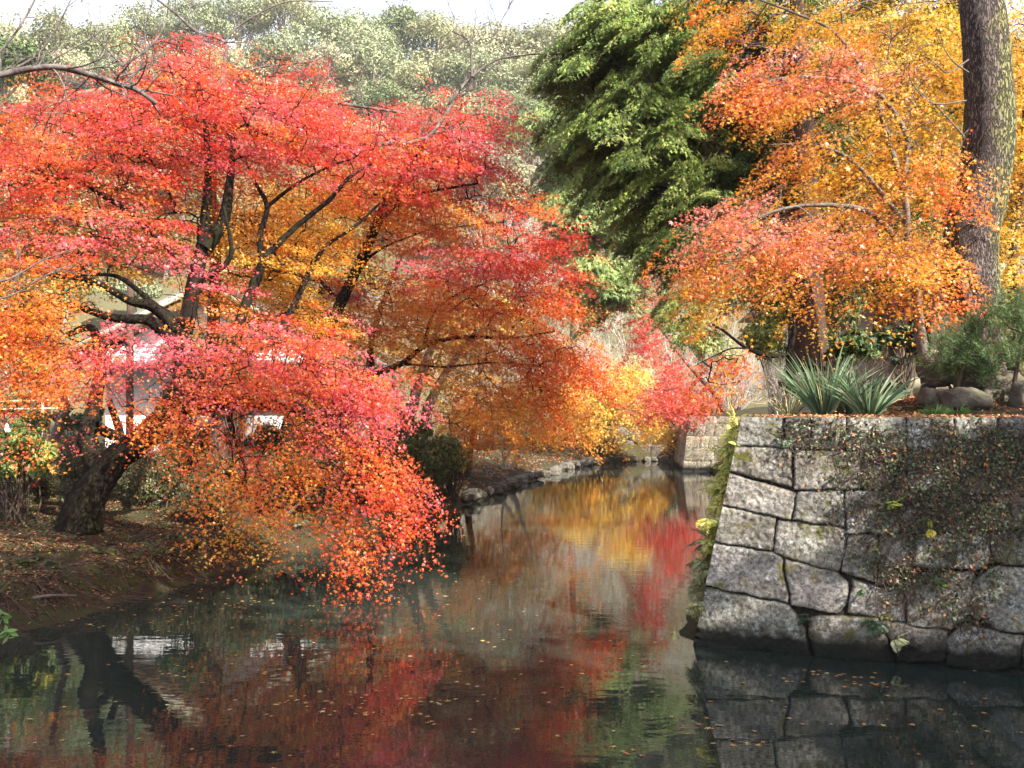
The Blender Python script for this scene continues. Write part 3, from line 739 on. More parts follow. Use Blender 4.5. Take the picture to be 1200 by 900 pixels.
G_base = P(662, 528, 48)
yellows = [(YEL, 3), (GOLD, 2), (ORG, 1.6)]
limbsG = [([P(660, 530, 48), P(663, 512, 48), P(662, 490, 48), P(668, 460, 48), P(690, 430, 48)], .36, .10), ([P(664, 495, 48), P(700, 470, 47.5), P(740, 470, 47), P(780, 490, 46.5)], .12, .04), ([P(668, 460, 48), P(620, 440, 47.5)], .1, .04)]
blobsG = [(670, 465, 47.5, 66, 22, 2, 150, yellows, .4), (640, 500, 47, 22, 9, 1.2, 20, yellows, .6), (690, 492, 47, 45, 14, 1.5, 70, yellows, .7), (735, 450, 47, 36, 34, 1.5, 110, yellows, .5), (770, 490, 46.5, 26, 18, 1.3, 32, [(YEL, 2), (ORG, 2), (GOLD, 2)], .8),
          (745, 485, 46.5, 24, 20, 1.2, 26, yellows, .8), (610, 455, 48, 36, 18, 1.5, 22, [(YEL, 2), (ORG, 2)], .3), (722, 430, 47.5, 26, 14, 1.2, 18, yellows, .3)]
maple("maple_tree", "bright yellow maple drooping over the water at the far end of the canal", "tree", G_base, limbsG, blobsG, 17, leaf=.085, nper=46, L=(.8, 1.4), bark=M_bark_pale)

# far red maple above the pale wall
R_base = P(850, 482, 43)
corals = [((.70, .14, .11), 4), (RED, .8), ((.72, .19, .10), 1.6)]
limbsR = [([P(850, 484, 43), P(838, 462, 43), P(822, 445, 42.6), P(800, 420, 42), P(770, 380, 42)], .16, .04), ([P(822, 445, 42.6), P(790, 455, 42), P(765, 465, 41.5)], .07, .03)]
blobsR = [(795, 465, 41.5, 48, 24, 1.6, 95, corals, .4), (765, 395, 42, 32, 26, 1.5, 40, corals, .2), (745, 350, 42, 48, 26, 1.6, 55, corals, .1), (715, 325, 42, 32, 18, 1.3, 26, [((.72, .19, .10), 3), (RED, 1)], .1),
          (785, 430, 42, 28, 18, 1.2, 26, corals, .3), (765, 350, 41, 20, 30, 1, 20, corals, .2)]
maple("maple_tree", "coral red maple hanging over the pale far wall on the right", "tree", R_base, limbsR, blobsR, 18, leaf=.075, nper=50, L=(.7, 1.3), bark=M_bark_brown)

# ------------------------------------------------------------------ right-hand trees
OR_base = P(1088, 455, 13.2)
sun_or = [((.74, .24, .10), 1.6), (ORG, 3), (GOLD, 3)]
sun_pk = [((.74, .25, .20), 3), ((.74, .2, .08), 1.4), (ORG, 1.8)]
limbsOR = [
 ([P(1088, 458, 13.2), P(1084, 425, 13.2), P(1078, 390, 13.2), P(1074, 345, 13.2), P(1065, 290, 13.3), P(1060, 230, 13.4), P(1040, 160, 13.5), P(1020, 90, 13.5)], .085, .03),
 ([P(1066, 300, 13.3), P(1020, 250, 12.9), P(960, 240, 12.6), P(900, 250, 12.4), P(850, 280, 12.2)], .045, .012),
 ([P(1058, 220, 13.4), P(1062, 160, 13.4), P(1030, 110, 13.2), P(990, 95, 13), P(930, 90, 12.8), P(870, 105, 12.6)], .045, .012),
 ([P(1030, 110, 13.2), P(980, 40, 13.3), P(930, 15, 13.4), P(890, 0, 13.5)], .03, .012),
 ([P(1070, 320, 13.2), P(1100, 270, 12.9), P(1120, 220, 12.7)], .03, .012),
 ([P(1060, 260, 13.4), P(1000, 190, 13.2), P(950, 170, 13.1), P(900, 170, 13)], .035, .012),
]
blobsOR = [
 (980, 85, 13, 85, 15, .9, 40, sun_pk, .25), (890, 95, 12.8, 45, 16, .6, 22, [(RORG, 2), ((.74, .22, .13), 2), (ORG, 1)], .4), (925, 110, 12.8, 60, 12, .7, 22, sun_or, .45), (1010, 55, 13.2, 60, 20, .9, 32, [(YEL, 2), (ORG, 2), ((.74, .24, .12), 1)], .2),
 (860, 10, 13.6, 60, 20, 1.0, 26, [(ORG, 3), (GOLD, 2), (RORG, 1)], .3), (960, 15, 13.6, 60, 18, .9, 26, [(ORG, 2), (GOLD, 3)], .3), (1040, 5, 14, 60, 22, 1.0, 22, [(GOLD, 3), (ORG, 1)], .2),
 (930, 160, 13.2, 60, 9, .7, 15, sun_or, .5), (1050, 120, 13.3, 60, 18, .9, 24, [(GOLD, 2.4), (ORG, 2), ((.74, .24, .12), .7)], .3), (980, 190, 13.3, 60, 14, .8, 20, [(GOLD, 2.6), (ORG, 2)], .4),
 (1065, 185, 13.4, 50, 22, .9, 28, [(GOLD, 3), (ORG, 2)], .3), (1115, 195, 12.6, 26, 24, .6, 17, [(RORG, 2), (ORG, 2)], .5), (1010, 235, 13.1, 60, 15, .9, 26, sun_or, .3),
 (880, 255, 12.5, 48, 14, .8, 30, sun_pk, .35), (830, 300, 12.3, 40, 15, .7, 26, [(ORG, 2.4), (RORG, 1.2), (GOLD, 1.4), ((.74, .24, .14), 1)], .6), (955, 275, 12.4, 58, 12, .8, 32, sun_pk, .35), (905, 300, 12.4, 50, 11, .7, 17, sun_or, .6),
 (1040, 285, 12.8, 50, 16, .8, 30, sun_or, .4), (1085, 300, 12.7, 36, 28, .8, 26, [(ORG, 3), (RORG, 1), (GOLD, 1.4)], .5), (1040, 315, 12.8, 45, 10, .7, 11, [(ORG, 3), (GOLD, 1)], .6), (958, 325, 12.5, 20, 18, .5, 6, sun_or, .9),
 (850, 335, 12.4, 30, 14, .6, 9, [(ORG, 2), (GOLD, 2)], .7), (1105, 330, 12.6, 18, 22, .5, 9, [(ORG, 2), (RORG, 1.4)], .8), (900, 205, 13, 34, 10, .6, 7, sun_or, .5),
]
maple("maple_tree", "sunlit orange maple with layered sprays and a slim grey trunk above the wall", "tree", OR_base, limbsOR, blobsOR, 21, leaf=.030, nper=108, L=(.42, .8), bark=M_bark_grey)

# golden maples further back on the right
for k_, (bx, by, d_, bl, lab) in enumerate([
    (1195, 430, 19, [(1195, 120, 19, 40, 130, 1.6, 210, [(GOLD, 3), (OCH, 2), (ORG, 1)], .2), (1180, 300, 19, 40, 70, 1.5, 110, [(GOLD, 3), (YEL, 1), (OCH, 1)], .3), (1230, 200, 19, 40, 120, 1.5, 40, [(GOLD, 2), (OCH, 1)], .2)], "golden maple showing at the right edge behind the thick pine trunk"),
    (1050, 430, 21, [(1080, 60, 21, 85, 75, 1.8, 240, [(GOLD, 3), (OCH, 2.5), (ORG, .8)], .2), (1060, 180, 21, 80, 70, 1.8, 200, [(GOLD, 3), (OCH, 2)], .2), (960, 40, 21, 60, 45, 1.6, 90, [(GOLD, 3), (OCH, 2)], .2), (1040, 270, 21, 60, 45, 1.5, 70, [(GOLD, 2), (YEL, 1)], .3), (920, 15, 20, 50, 30, 1.3, 30, [(GOLD, 2), (ORG, 2)], .2)], "dark golden maple filling the space between the cypress and the pine trunk")]):
    maple("maple_tree", lab, "tree", P(bx, by, d_), [([P(bx, by + 6, d_), P(bx - 8, by - 120, d_), P(bx + 4, by - 240, d_), P(bx + 10, by - 380, d_)], .14, .03), ([P(bx - 4, by - 180, d_), P(bx - 40, by - 260, d_), P(bx - 60, by - 360, d_)], .06, .02)],
          bl, 30 + k_, leaf=.05, nper=58, L=(.6, 1.0), bark=M_bark_brown)

# small stem at the wall edge with its limb over the water and orange leaves at its end
ls_base = P(926, 440, 12.6)
lmL = [([P(928, 445, 12.6), P(925, 415, 12.6), P(930, 385, 12.6), P(915, 350, 12.6)], .05, .02), ([P(925, 415, 12.6), P(900, 417, 12.4), P(875, 408, 12.2), P(848, 388, 12), P(835, 380, 11.9)], .03, .012),
       ([P(890, 412, 12.3), P(860, 408, 12.1), P(835, 418, 12), P(812, 430, 11.9)], .014, .006), ([P(915, 350, 12.6), P(880, 330, 12.4), P(850, 320, 12.3)], .018, .006)]
maple("maple_tree", "thin dark sapling by the wall corner with one orange tipped branch over the water", "tree", ls_base, lmL,
      [(842, 428, 12, 26, 12, .4, 9, [(RORG, 3), (ORG, 2), (RED, 1)], .5), (822, 450, 12, 14, 14, .3, 4, [(RORG, 3), (ORG, 2)], .7), (845, 375, 11.9, 16, 8, .3, 3, [(ORG, 1)], .3), (858, 420, 12, 14, 8, .3, 3, [(RORG, 1)], .4)], 44, leaf=.032, nper=60, L=(.25, .42))

# conifers ---------------------------------------------------------
def conifer(name, label, base, top, r0, blobs, seed, size=.085, nper=60, cols=None, L=(.5, .95), extra=(), bark=None):
    g = np.random.default_rng(seed)
    t = thing(name, label, "tree", base)
    mb = MB(); sk = Skeleton()
    limb_tubes(mb, sk, [([base - np.array([0, 0, .1]), base * .6 + top * .4 + np.array([.05, 0, 0]), top], r0, r0 * .25)] + list(extra), sides=12, seed=seed)
    B = [(a, b_, c, d_, e_, f_, max(2, n_ / 2.6), pl_, q_) for a, b_, c, d_, e_, f_, n_, pl_, q_ in blobs]
    BC, bp, _ = blob_points(B, g)
    k_ = BC[:, 2] > ground_z(BC[:, 0], BC[:, 1]) + .5; BC = BC[k_]; bp = [p_ for p_, q in zip(bp, k_) if q]
    sc = (L[0] + L[1]) / 2.1
    out = BC - base; out[:, 2] = 0; out = norm(out) + g.normal(0, .8, BC.shape) * np.array([1, 1, 0]); out = norm(out)
    C, U, pals, Nn = [], [], [], []
    for b_, o_, p_ in zip(BC, out, bp):
        w_ = np.cross(o_, [0, 0, 1.0]); tone = [(tuple(np.array(c_) * math.exp(g.normal(0, .16))), q) for c_, q in p_]
        for m_ in range(8):
            f = g.uniform(-.2, 1); sd_ = g.uniform(-.45, .45) * (1.1 - f)
            C.append(b_ + sc * (o_ * f * .95 + w_ * sd_ + np.array([0, 0, -.38 * f * f - .2 * abs(sd_) + g.normal(0, .05)])))
            U.append(norm(o_ * .8 + w_ * sd_ * 1.3 + np.array([0, 0, -.15 - .55 * f]))); pals.append(tone)
    C = np.array(C); U = np.array(U); Ls = g.uniform(L[0] * .5, L[1] * .6, len(C))
    nper = int(nper * .52)
    pos, tip, tt = spray_leaves(C, U, Ls, nper, g, flat=.05, droop=.3)
    tip[:, 2] -= .35
    nrm = np.array([0, -.35, .8]) + g.normal(0, .3, pos.shape) + np.repeat(U, nper, 0) * .4
    V, Fi = leaves(FEATHER, pos, nrm, tip, size * np.exp(g.normal(0, .22, len(pos))), fold=.1)
    mesh_obj("crown", V, Fi, M_needle, t, col=mix_palette(pals, nper, g, .2))
    attach(mb, sk, C - U * Ls[:, None] * .4, g, rmin=.005, maxr=.09)
    mb.build("trunk", bark or M_bark_brown, t, smooth=True)
    return t
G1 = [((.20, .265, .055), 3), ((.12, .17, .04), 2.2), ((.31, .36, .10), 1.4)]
G2_shade = [((.07, .11, .03), 2), ((.10, .15, .035), 2)]  # darker greens put the shade behind the maples into the foliage colour
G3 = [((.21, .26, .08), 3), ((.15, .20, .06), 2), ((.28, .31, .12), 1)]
conifer("cypress_tree", "large dark green cypress with drooping sprays and a straight brown trunk behind the wall plants", P(948, 425, 15.5), P(925, -180, 16.5), .28,
        [(725, 60, 17.5, 62, 75, 1.5, 140, G1, 0), (690, 150, 17.5, 30, 50, 1.2, 26, G1, 0), (755, 150, 17, 66, 75, 1.6, 190, G1, 0), (800, 90, 17, 80, 80, 1.6, 170, G1, 0), (810, 215, 16.8, 55, 50, 1.3, 90, G1, 0), (870, 60, 17.5, 60, 70, 1.4, 60, G2_shade, 0),
         (860, 180, 17.5, 60, 70, 1.4, 85, G2_shade, 0), (780, 20, 17.3, 120, 40, 1.6, 110, G1, 0), (930, 200, 17, 60, 70, 1.3, 70, G2_shade, 0), (835, 290, 15.8, 45, 40, .8, 34, G1, 0), (790, 280, 16.6, 40, 26, .9, 26, G1, 0), (818, 350, 14.5, 14, 26, .4, 9, G1, 0), (930, 100, 17.5, 60, 60, 1.3, 50, G2_shade, 0),
         (765, 255, 17, 26, 22, 1, 14, G1, 0), (900, -40, 17, 160, 50, 1.8, 60, G1, 0), (1000, 300, 17.5, 50, 50, 1.3, 24, G2_shade, 0)], 51, size=.055, nper=190,
        bark=M_bark_red, extra=[([P(935, 150, 16), P(870, 140, 16.3), P(790, 160, 16.6), P(700, 180, 17)], .09, .03), ([P(935, 60, 16), P(850, 50, 16.5), P(740, 40, 17), P(660, 60, 17.4)], .09, .03), ([P(940, 250, 16), P(880, 270, 15.8), P(820, 310, 15)], .06, .02), ([P(930, -30, 16.4), P(820, -20, 16.8), P(700, 0, 17.4)], .08, .03)])
conifer("cypress_tree", "pale green sunlit cypress standing further back, left of the big dark one", P(668, 470, 54), P(680, 60, 54), .2,
        [(680, 150, 42, 60, 50, 2.2, 110, G3, 0), (690, 230, 42, 55, 50, 2.4, 120, G3, 0), (690, 310, 42, 50, 35, 2.2, 60, G3, 0), (740, 250, 42, 40, 50, 2, 60, G3, 0), (690, 90, 42.5, 40, 40, 1.8, 50, G3, 0), (690, 260, 42, 46, 40, 1.5, 40, G3, 0), (710, 340, 42, 36, 26, 1.5, 30, G3, 0)], 52, size=.16, nper=80, L=(1.1, 2.0))

conifer("cedar_tree", "dark cedar filling the shade behind the orange and golden maples on the right", P(1035, 440, 26), P(1035, -260, 26), .3,  # added tree mass that darkens the gaps between the right-hand maples
        [(1060, 60, 25, 120, 80, 1.8, 330, G2_shade, 0), (1060, 200, 25, 110, 80, 1.8, 300, G2_shade, 0), (930, 120, 24, 70, 90, 1.6, 150, G2_shade, 0), (1170, 160, 25, 60, 110, 1.6, 160, G2_shade, 0), (1000, -60, 25, 190, 50, 1.8, 120, G2_shade, 0)], 53, size=.11, nper=75, L=(.8, 1.4))
# thick pine trunk ---------------------------------------------------
m, n, N, L = new_mat("plated_pine_bark")
tc = N.new("ShaderNodeTexCoord"); mp = N.new("ShaderNodeMapping"); mp.inputs["Scale"].default_value = (1, 1, .28); L.new(tc.outputs["Object"], mp.inputs[0])
vo = N.new("ShaderNodeTexVoronoi"); vo.feature = 'DISTANCE_TO_EDGE'; vo.inputs["Scale"].default_value = 13
wn = N.new("ShaderNodeTexNoise"); wn.inputs["Scale"].default_value = 9; wn.inputs["Detail"].default_value = 5; L.new(mp.outputs[0], wn.inputs["Vector"])
mxv = N.new("ShaderNodeMix"); mxv.data_type = 'RGBA'; mxv.blend_type = 'LINEAR_LIGHT'; mxv.inputs[0].default_value = .3; L.new(mp.outputs[0], mxv.inputs[6]); L.new(wn.outputs["Color"], mxv.inputs[7])
L.new(mxv.outputs[2], vo.inputs["Vector"])
r1 = N.new("ShaderNodeValToRGB"); r1.color_ramp.elements[0].position = .0; r1.color_ramp.elements[0].color = (.045, .032, .026, 1); r1.color_ramp.elements[1].position = .22; r1.color_ramp.elements[1].color = (.19, .14, .125, 1)
L.new(vo.outputs[0], r1.inputs[0])
sx = N.new("ShaderNodeSeparateXYZ"); L.new(tc.outputs["Object"], sx.inputs[0])
mn = N.new("ShaderNodeTexNoise"); mn.inputs["Scale"].default_value = 3; mn.inputs["Detail"].default_value = 6; L.new(tc.outputs["Object"], mn.inputs["Vector"])
ad = N.new("ShaderNodeMath"); ad.operation = 'MULTIPLY_ADD'; ad.inputs[1].default_value = 1.0; L.new(mn.outputs[0], ad.inputs[0]); L.new(sx.outputs[0], ad.inputs[2])
mrr = N.new("ShaderNodeMapRange"); mrr.inputs[1].default_value = .22; mrr.inputs[2].default_value = .5; L.new(ad.outputs[0], mrr.inputs[0])
mm = N.new("ShaderNodeMix"); mm.data_type = 'RGBA'; L.new(mrr.outputs[0], mm.inputs[0]); L.new(r1.outputs[0], mm.inputs[6]); 
r2 = N.new("ShaderNodeValToRGB"); r2.color_ramp.elements[0].position = .0; r2.color_ramp.elements[0].color = (.03, .03, .012, 1); r2.color_ramp.elements[1].position = .16; r2.color_ramp.elements[1].color = (.27, .25, .09, 1)
L.new(vo.outputs[0], r2.inputs[0]); L.new(r2.outputs[0], mm.inputs[7])
p = N.new("ShaderNodeBsdfPrincipled"); p.inputs["Roughness"].default_value = .9; L.new(mm.outputs[2], p.inputs["Base Color"])
b = N.new("ShaderNodeBump"); b.inputs["Strength"].default_value = 1; b.inputs["Distance"].default_value = .12
mrb = N.new("ShaderNodeMapRange"); mrb.inputs[2].default_value = .2; L.new(vo.outputs[0], mrb.inputs[0]); L.new(mrb.outputs[0], b.inputs["Height"]); L.new(b.outputs[0], p.inputs["Normal"])
o = N.new("ShaderNodeOutputMaterial"); L.new(p.outputs[0], o.inputs[0]); M_pine = m
pb = P(1168, 432, 13.4)
t = thing("pine_tree", "thick curved trunk of an old pine with plated bark at the right edge", "tree", pb)
mb = MB()
pts = [P(1196, 450, 13.4), P(1178, 420, 13.4), P(1157, 374, 13.4), P(1138, 327, 13.4), P(1137, 280, 13.4), P(1151, 224, 13.4), P(1160, 150, 13.4), P(1158, 90, 13.4), P(1150, 0, 13.4), P(1144, -90, 13.5), P(1150, -220, 13.6)]
c_ = catmull(pts, 14); rr = np.interp(np.linspace(0, 1, len(c_)), [0, .08, .2, .3, .42, .6, 1], [.36, .30, .29, .37, .35, .33, .24])
tube(mb, c_, rr, 40, .035, 5)
tube(mb, catmull([P(1150, 400, 13.3), P(1130, 350, 13.15), P(1128, 325, 13.1)], 6), [.16 * (1 - .6 * i / 12) for i in range(13)], 12, .1, 6)
for k_, (a, bq) in enumerate([((1200, 440), .22), ((1140, 452), .16), ((1170, 458), .18)]):
    tube(mb, catmull([P(1165, 405, 13.3), P(1165 + (a[0] - 1165) * .6, 428, 13.1), P(a[0], a[1], 12.9)], 6), [bq * (1 - .5 * i / 12) for i in range(13)], 12, .1, 7 + k_)
mb.build("trunk", M_pine, t, smooth=True)
mb = MB()
for pp in [[(1135, 70), (1110, 85), (1090, 72), (1062, 90)], [(1132, 118), (1100, 122), (1080, 112), (1065, 85), (1080, 55)], [(1130, 160), (1095, 122), (1060, 92)], [(1135, 85), (1115, 70), (1100, 45)]]:
    tube(mb, catmull([P(x_, y_, 13.2 - .12 * i) for i, (x_, y_) in enumerate(pp)], 6), np.linspace(.013, .004, (len(pp) - 1) * 6 + 1), 6, .05, 3)
mb.build("dead_branch", M_bark_grey, t, smooth=True)
g = np.random.default_rng(77)
C, pals, dr = blob_points([(1150, -190, 13.5, 220, 50, 1.8, 130, [((.07, .11, .03), 1)], 0)], g)
n_ = 60; cc = np.repeat(C, n_, 0); dirs = norm(g.normal(size=(len(cc), 3)) + np.array([0, 0, .5]))
NEED = np.array([(-.045, 0), (.045, 0), (0, 1.0)])
V, Fi = leaves(NEED, cc + dirs * .02 + g.normal(0, .06, cc.shape), np.cross(dirs, g.normal(size=dirs.shape)), dirs, np.full(len(cc), .2))
mesh_obj("crown", V, Fi, M_needle, t, col=mix_palette(pals, n_, g, .2))
print("trees done")
#INSERT_REST
# ------------------------------------------------------------------ unseen evergreens added behind the viewer to shade the near water, bank and wall
def leafy_mass(C, rad, n, g, tmpl, size, flatten=.8, inner=.55):
    """leaf clumps spread through lobes. C lobe centres, rad lobe radii -> pos, normals, tips"""
    k = g.integers(0, len(C), n)
    q = norm(g.normal(size=(n, 3))); r = (inner + (1 - inner) * g.uniform(0, 1, (n, 1)) ** .6)
    off = q * r * rad[k][:, None]; off[:, 2] *= flatten
    nr = q + g.normal(0, .5, q.shape) + np.array([0, 0, .4])
    tp = np.cross(q, g.normal(size=q.shape)) + np.array([0, 0, -.5])
    return C[k] + off, nr, tp, k

for k_, (x, y, h) in enumerate([(19.5, 1.0, 16.5), (15.8, -2.6, 17.6), (12, -6, 18.4), (8.8, -2.2, 19.8)]):
    g = np.random.default_rng(200 + k_)
    bz = float(ground_z(np.array([x]), np.array([y]))[0]); bz = max(bz, -.9)
    t = thing("oak_tree", ["tall dark evergreen oak behind the viewer, farthest to the right", "tall dark evergreen oak behind the viewer, second from the right", "tall dark evergreen oak behind the viewer, third from the right", "tall dark evergreen oak behind the viewer, nearest the canal"][k_], "tree", (x, y, bz))
    lobes = np.array([(x + g.normal(0, 2.0), y + g.normal(0, 1.5), g.uniform(h * .3, h - 1.5)) for _ in range(34)])
    rad = g.uniform(1.6, 2.5, 34)
    pos, nr, tp, kk = leafy_mass(lobes, rad, 9000, g, OVAL, .2, inner=.2)
    V, Fi = leaves(OVAL, pos, nr, tp, np.full(len(pos), .26) * np.exp(g.normal(0, .2, len(pos))))
    mesh_obj("crown", V, Fi, M_green, t, col=np.clip(np.array([.05, .08, .025]) * np.exp(g.normal(0, .25, (len(pos), 1))), 0, 1))
    mb = MB(); tube(mb, [(x, y, bz - .2), (x + .2, y, h * .4), (x, y + .2, h * .85)], [.4, .28, .08], 12, .08, 3, flare=.4)
    for j in range(8):
        tube(mb, [(x + .1, y, h * .25 + j * .6), (lobes[j] + np.array([x, y, h * .5])) / 2, lobes[j]], [.14, .09, .04], 6)
    mb.build("trunk", M_bark_brown, t, smooth=True)

# ------------------------------------------------------------------ wooded hillside
hill_cols = [(.25, .27, .13), (.33, .33, .18), (.18, .215, .10), (.38, .36, .22), (.29, .32, .18)]
def hill_tree(px, py, d, rpx, seed, col, lab, trunk=True):
    g = np.random.default_rng(seed)
    top = P(px, py, d); r = rpx / F * d
    zb = float(ground_z(np.array([top[0]]), np.array([top[1]]))[0])
    cz = max(top[2] - r * .2, zb + r * .8)
    t = thing("broadleaf_tree", lab, "tree", (top[0], top[1], zb), "trees on the hillside")
    nl = 40
    q = norm(g.normal(size=(nl, 3))); q[:, 2] = np.abs(q[:, 2]) * .9 - .25
    lobes = np.array([top[0], top[1], cz]) + q * r * g.uniform(.5, .95, (nl, 1)) * np.array([1, .9, .95])
    rad = r * g.uniform(.2, .40, nl)
    n_ = 7000
    pos, nr, tp, kk = leafy_mass(lobes, rad, n_, g, RHOMB, .3, inner=.6)
    V, Fi = leaves(RHOMB, pos, nr, tp, .022 * r * g.uniform(.7, 2.0, n_) + .06)
    lc = np.array(col) * np.exp(g.normal(0, .16, (nl, 1)))
    cc = lc[kk] * np.exp(g.normal(0, .18, (n_, 1)))
    mesh_obj("crown", V, Fi, M_far, t, col=np.clip(cc, 0, .8))
    mb = MB(); tube(mb, [(top[0], top[1], zb - .3), (top[0] + .3, top[1], (zb + cz) / 2), (top[0], top[1], cz + r * .4)], [r * .07, r * .055, r * .02], 6)
    for j in range(6): tube(mb, [(top[0], top[1], cz - r * .5), (np.array([top[0], top[1], cz - r * .3]) + lobes[j]) / 2, lobes[j]], [r * .035, r * .02, r * .01], 4)
    mb.build("trunk", M_bark_pale, t, smooth=True)
g = np.random.default_rng(5)
k_ = 0
SIZE = ["round", "broad", "small", "domed", "loose"]; TONE = ["olive", "pale olive", "dull green", "straw tinted", "sage green"]
rowspec = [  # (first row of crown centre, depth, radius px, spacing)
    (52, 138, 54, 50, -20, 700), (88, 122, 44, 64, -50, 690), (128, 108, 42, 66, -20, 700), (172, 97, 44, 70, -50, 700), (222, 87, 44, 78, -10, 700), (275, 78, 40, 84, -40, 720), (325, 70, 36, 90, 0, 640)]
sky_line = lambda x: np.interp(x, [-50, 0, 60, 130, 200, 260, 330, 400, 470, 530, 600, 660, 720], [35, 32, 22, 28, 34, 30, 42, 26, 0, 12, 32, 22, 28])
for r_, (y0, d, rp, sp, xa, xb) in enumerate(rowspec):
    x = xa
    while x < xb:
        yy = (sky_line(x) + 34 if r_ == 0 else y0 + g.uniform(-12, 12))
        ci = int(g.integers(0, 5)); si = k_ % 5
        hill_tree(x, yy, d * g.uniform(.96, 1.04), rp * g.uniform(.85, 1.2), 300 + k_, hill_cols[ci],
                  "pale olive broadleaf tree on the sunlit hillside, like the others around it")
        x += sp * g.uniform(.8, 1.15); k_ += 1
# hill trees hidden by the right-hand group: a few that show through
for (x, y, d, rp) in [(780, 60, 130, 50), (860, 40, 128, 50), (940, 80, 120, 48), (1020, 50, 122, 50), (1100, 80, 118, 50), (1180, 60, 118, 50), (1240, 110, 110, 50), (820, 150, 100, 50), (900, 200, 90, 46), (1000, 190, 90, 50), (1100, 220, 85, 50), (1190, 200, 85, 50), (960, 290, 72, 46), (1060, 300, 70, 46), (1160, 300, 70, 46)]:
    hill_tree(x, y, d, rp, 300 + k_, hill_cols[k_ % 5], "pale olive broadleaf tree on the sunlit hillside, like the others around it"); k_ += 1
# darker evergreen at the far left
hill_tree(5, 75, 60, 60, 400, (.07, .11, .035), "dark green tree at the top left edge in front of the hill")
hill_tree(-30, 130, 58, 55, 401, (.06, .10, .035), "dark green tree low at the left edge below the other dark one")

# ------------------------------------------------------------------ bare brush, twig by twig
def grow(mb, p0, d0, L, r, lev, g, spread=.6, nb=3, up=.15, sides=4, kids=(.45, .95)):
    n = 4; pts = [p0]; d = np.array(d0, float)
    for i in range(n):
        d = norm(d + g.normal(0, .14, 3) + np.array([0, 0, up * .3])); pts.append(pts[-1] + d * L / n)
    pts = np.array(pts)
    tube(mb, pts, np.linspace(r, r * .45, n + 1), sides if lev > 0 else 3)
    if lev <= 0: return
    for j in range(nb):
        f = g.uniform(*kids); i = min(n - 1, int(f * n)); q = pts[i] * (1 - (f * n - i)) + pts[i + 1] * (f * n - i)
        dd = norm(d + g.normal(0, spread, 3) + np.array([0, 0, up]))
        grow(mb, q, dd, L * g.uniform(.5, .75), r * .55, lev - 1, g, spread, nb, up, sides, kids)
M_twig_pale = noise_mat("pale_twig", [(.42, .36, .31), (.60, .53, .47)], 3, rough=.9, bump=0)
M_twig_tan = noise_mat("tan_twig", [(.30, .22, .16), (.46, .36, .28)], 3, rough=.9, bump=0)
def bare_shrub(px, py, d, h, seed, mat, lab, w=1.0, ns=9, group="bare brush below the hill", r=.03):
    g = np.random.default_rng(seed)
    b_ = P(px, py, d); zb = float(ground_z(np.array([b_[0]]), np.array([b_[1]]))[0]); b_[2] = zb
    t = thing("bare_shrub", lab, "shrub", b_, group)
    mb = MB()
    for i in range(ns):
        a = g.uniform(0, 6.28); s = g.uniform(.2, 1.0) * w
        grow(mb, b_ + np.array([math.cos(a), math.sin(a), 0]) * .1 * h, (math.cos(a) * s, math.sin(a) * s, 1), h * g.uniform(.5, .75), r, 3, g, .55, 4, .2)
    mb.build("stems", mat, t)
k_ = 0
for i, (px, d, h) in enumerate([(625, 49.9, 2.6), (665, 55, 3.6), (700, 57, 3.8), (720, 63, 4.4), (755, 56, 4.0), (660, 64, 4.6), (700, 71, 5), (610, 70, 5), (745, 72, 5), (665, 82, 5.5), (610, 82, 5.5), (720, 80, 5.5), (600, 52, 3.5), (650, 50.5, 3.0), (690, 52, 3.6), (735, 54, 3.8), (770, 52, 3.2), (810, 53, 3.6), (850, 50, 3.2), (560, 54, 3.6), (620, 58, 4.2), (680, 60, 4.4), (740, 61, 4.4), (790, 59, 4.2), (840, 58, 4.4),
                        (600, 65, 4.8), (650, 68, 5), (710, 67, 5), (765, 68, 5), (820, 67, 5), (520, 60, 4.4), (470, 62, 4.6), (420, 60, 4.4), (370, 61, 4.4), (880, 56, 4), (575, 74, 5.5), (640, 76, 5.5), (700, 76, 5.5)]):
    bare_shrub(px, 485, d, h, 500 + i, M_twig_pale if i % 3 else M_twig_tan, "pale leafless brush on the slope beyond the canal, like the rest of the brush", 1.2, 7, r=.035)
bare_shrub(862, 452, 44, 2.6, 560, M_twig_pale, "whitish twiggy bush standing on the pale far wall", 1.2, 26, None, r=.022)
bare_shrub(918, 460, 20, 1.1, 561, M_twig_pale, "whitish twiggy bush on the wall terrace left of the sapling", 1.1, 14, None, r=.014)
bare_shrub(1010, 432, 12.6, .62, 562, noise_mat("dark_twig", [(.05, .035, .03), (.12, .08, .065)], 4, bump=0), "brown tangled leafless bush behind the right sword-leaved clump", 1.6, 22, None, r=.008)

# bare cherry limbs reaching in at the top left
M_bark_cherry = noise_mat("cherry_bark", [(.04, .03, .027), (.12, .10, .09), (.24, .21, .19)], 7, rough=.85, bump=.4)
cb = P(-130, 560, 12); cb[2] = float(ground_z(np.array([cb[0]]), np.array([cb[1]]))[0])
t = thing("cherry_tree", "leafless cherry whose grey limbs reach in over the top left of the red crown", "tree", cb)
mb = MB(); g = np.random.default_rng(600)
def limb(pts, d, r0, r1, tw=3, tl=.7, lev=2):
    c = catmull([P(a, b_, d + .15 * i) for i, (a, b_) in enumerate(pts)], 6)
    tube(mb, c, np.linspace(r0, r1, len(c)), 7, .12, int(r0 * 1000))
    for i in range(2, len(c) - 1, max(1, 6 // tw)):
        dr = norm(c[i + 1] - c[i - 1]); grow(mb, c[i], norm(dr + g.normal(0, .7, 3) + np.array([0, 0, .25])), tl * g.uniform(.4, 1), max(.006, r0 * .3), lev, g, .6, 3, .2)
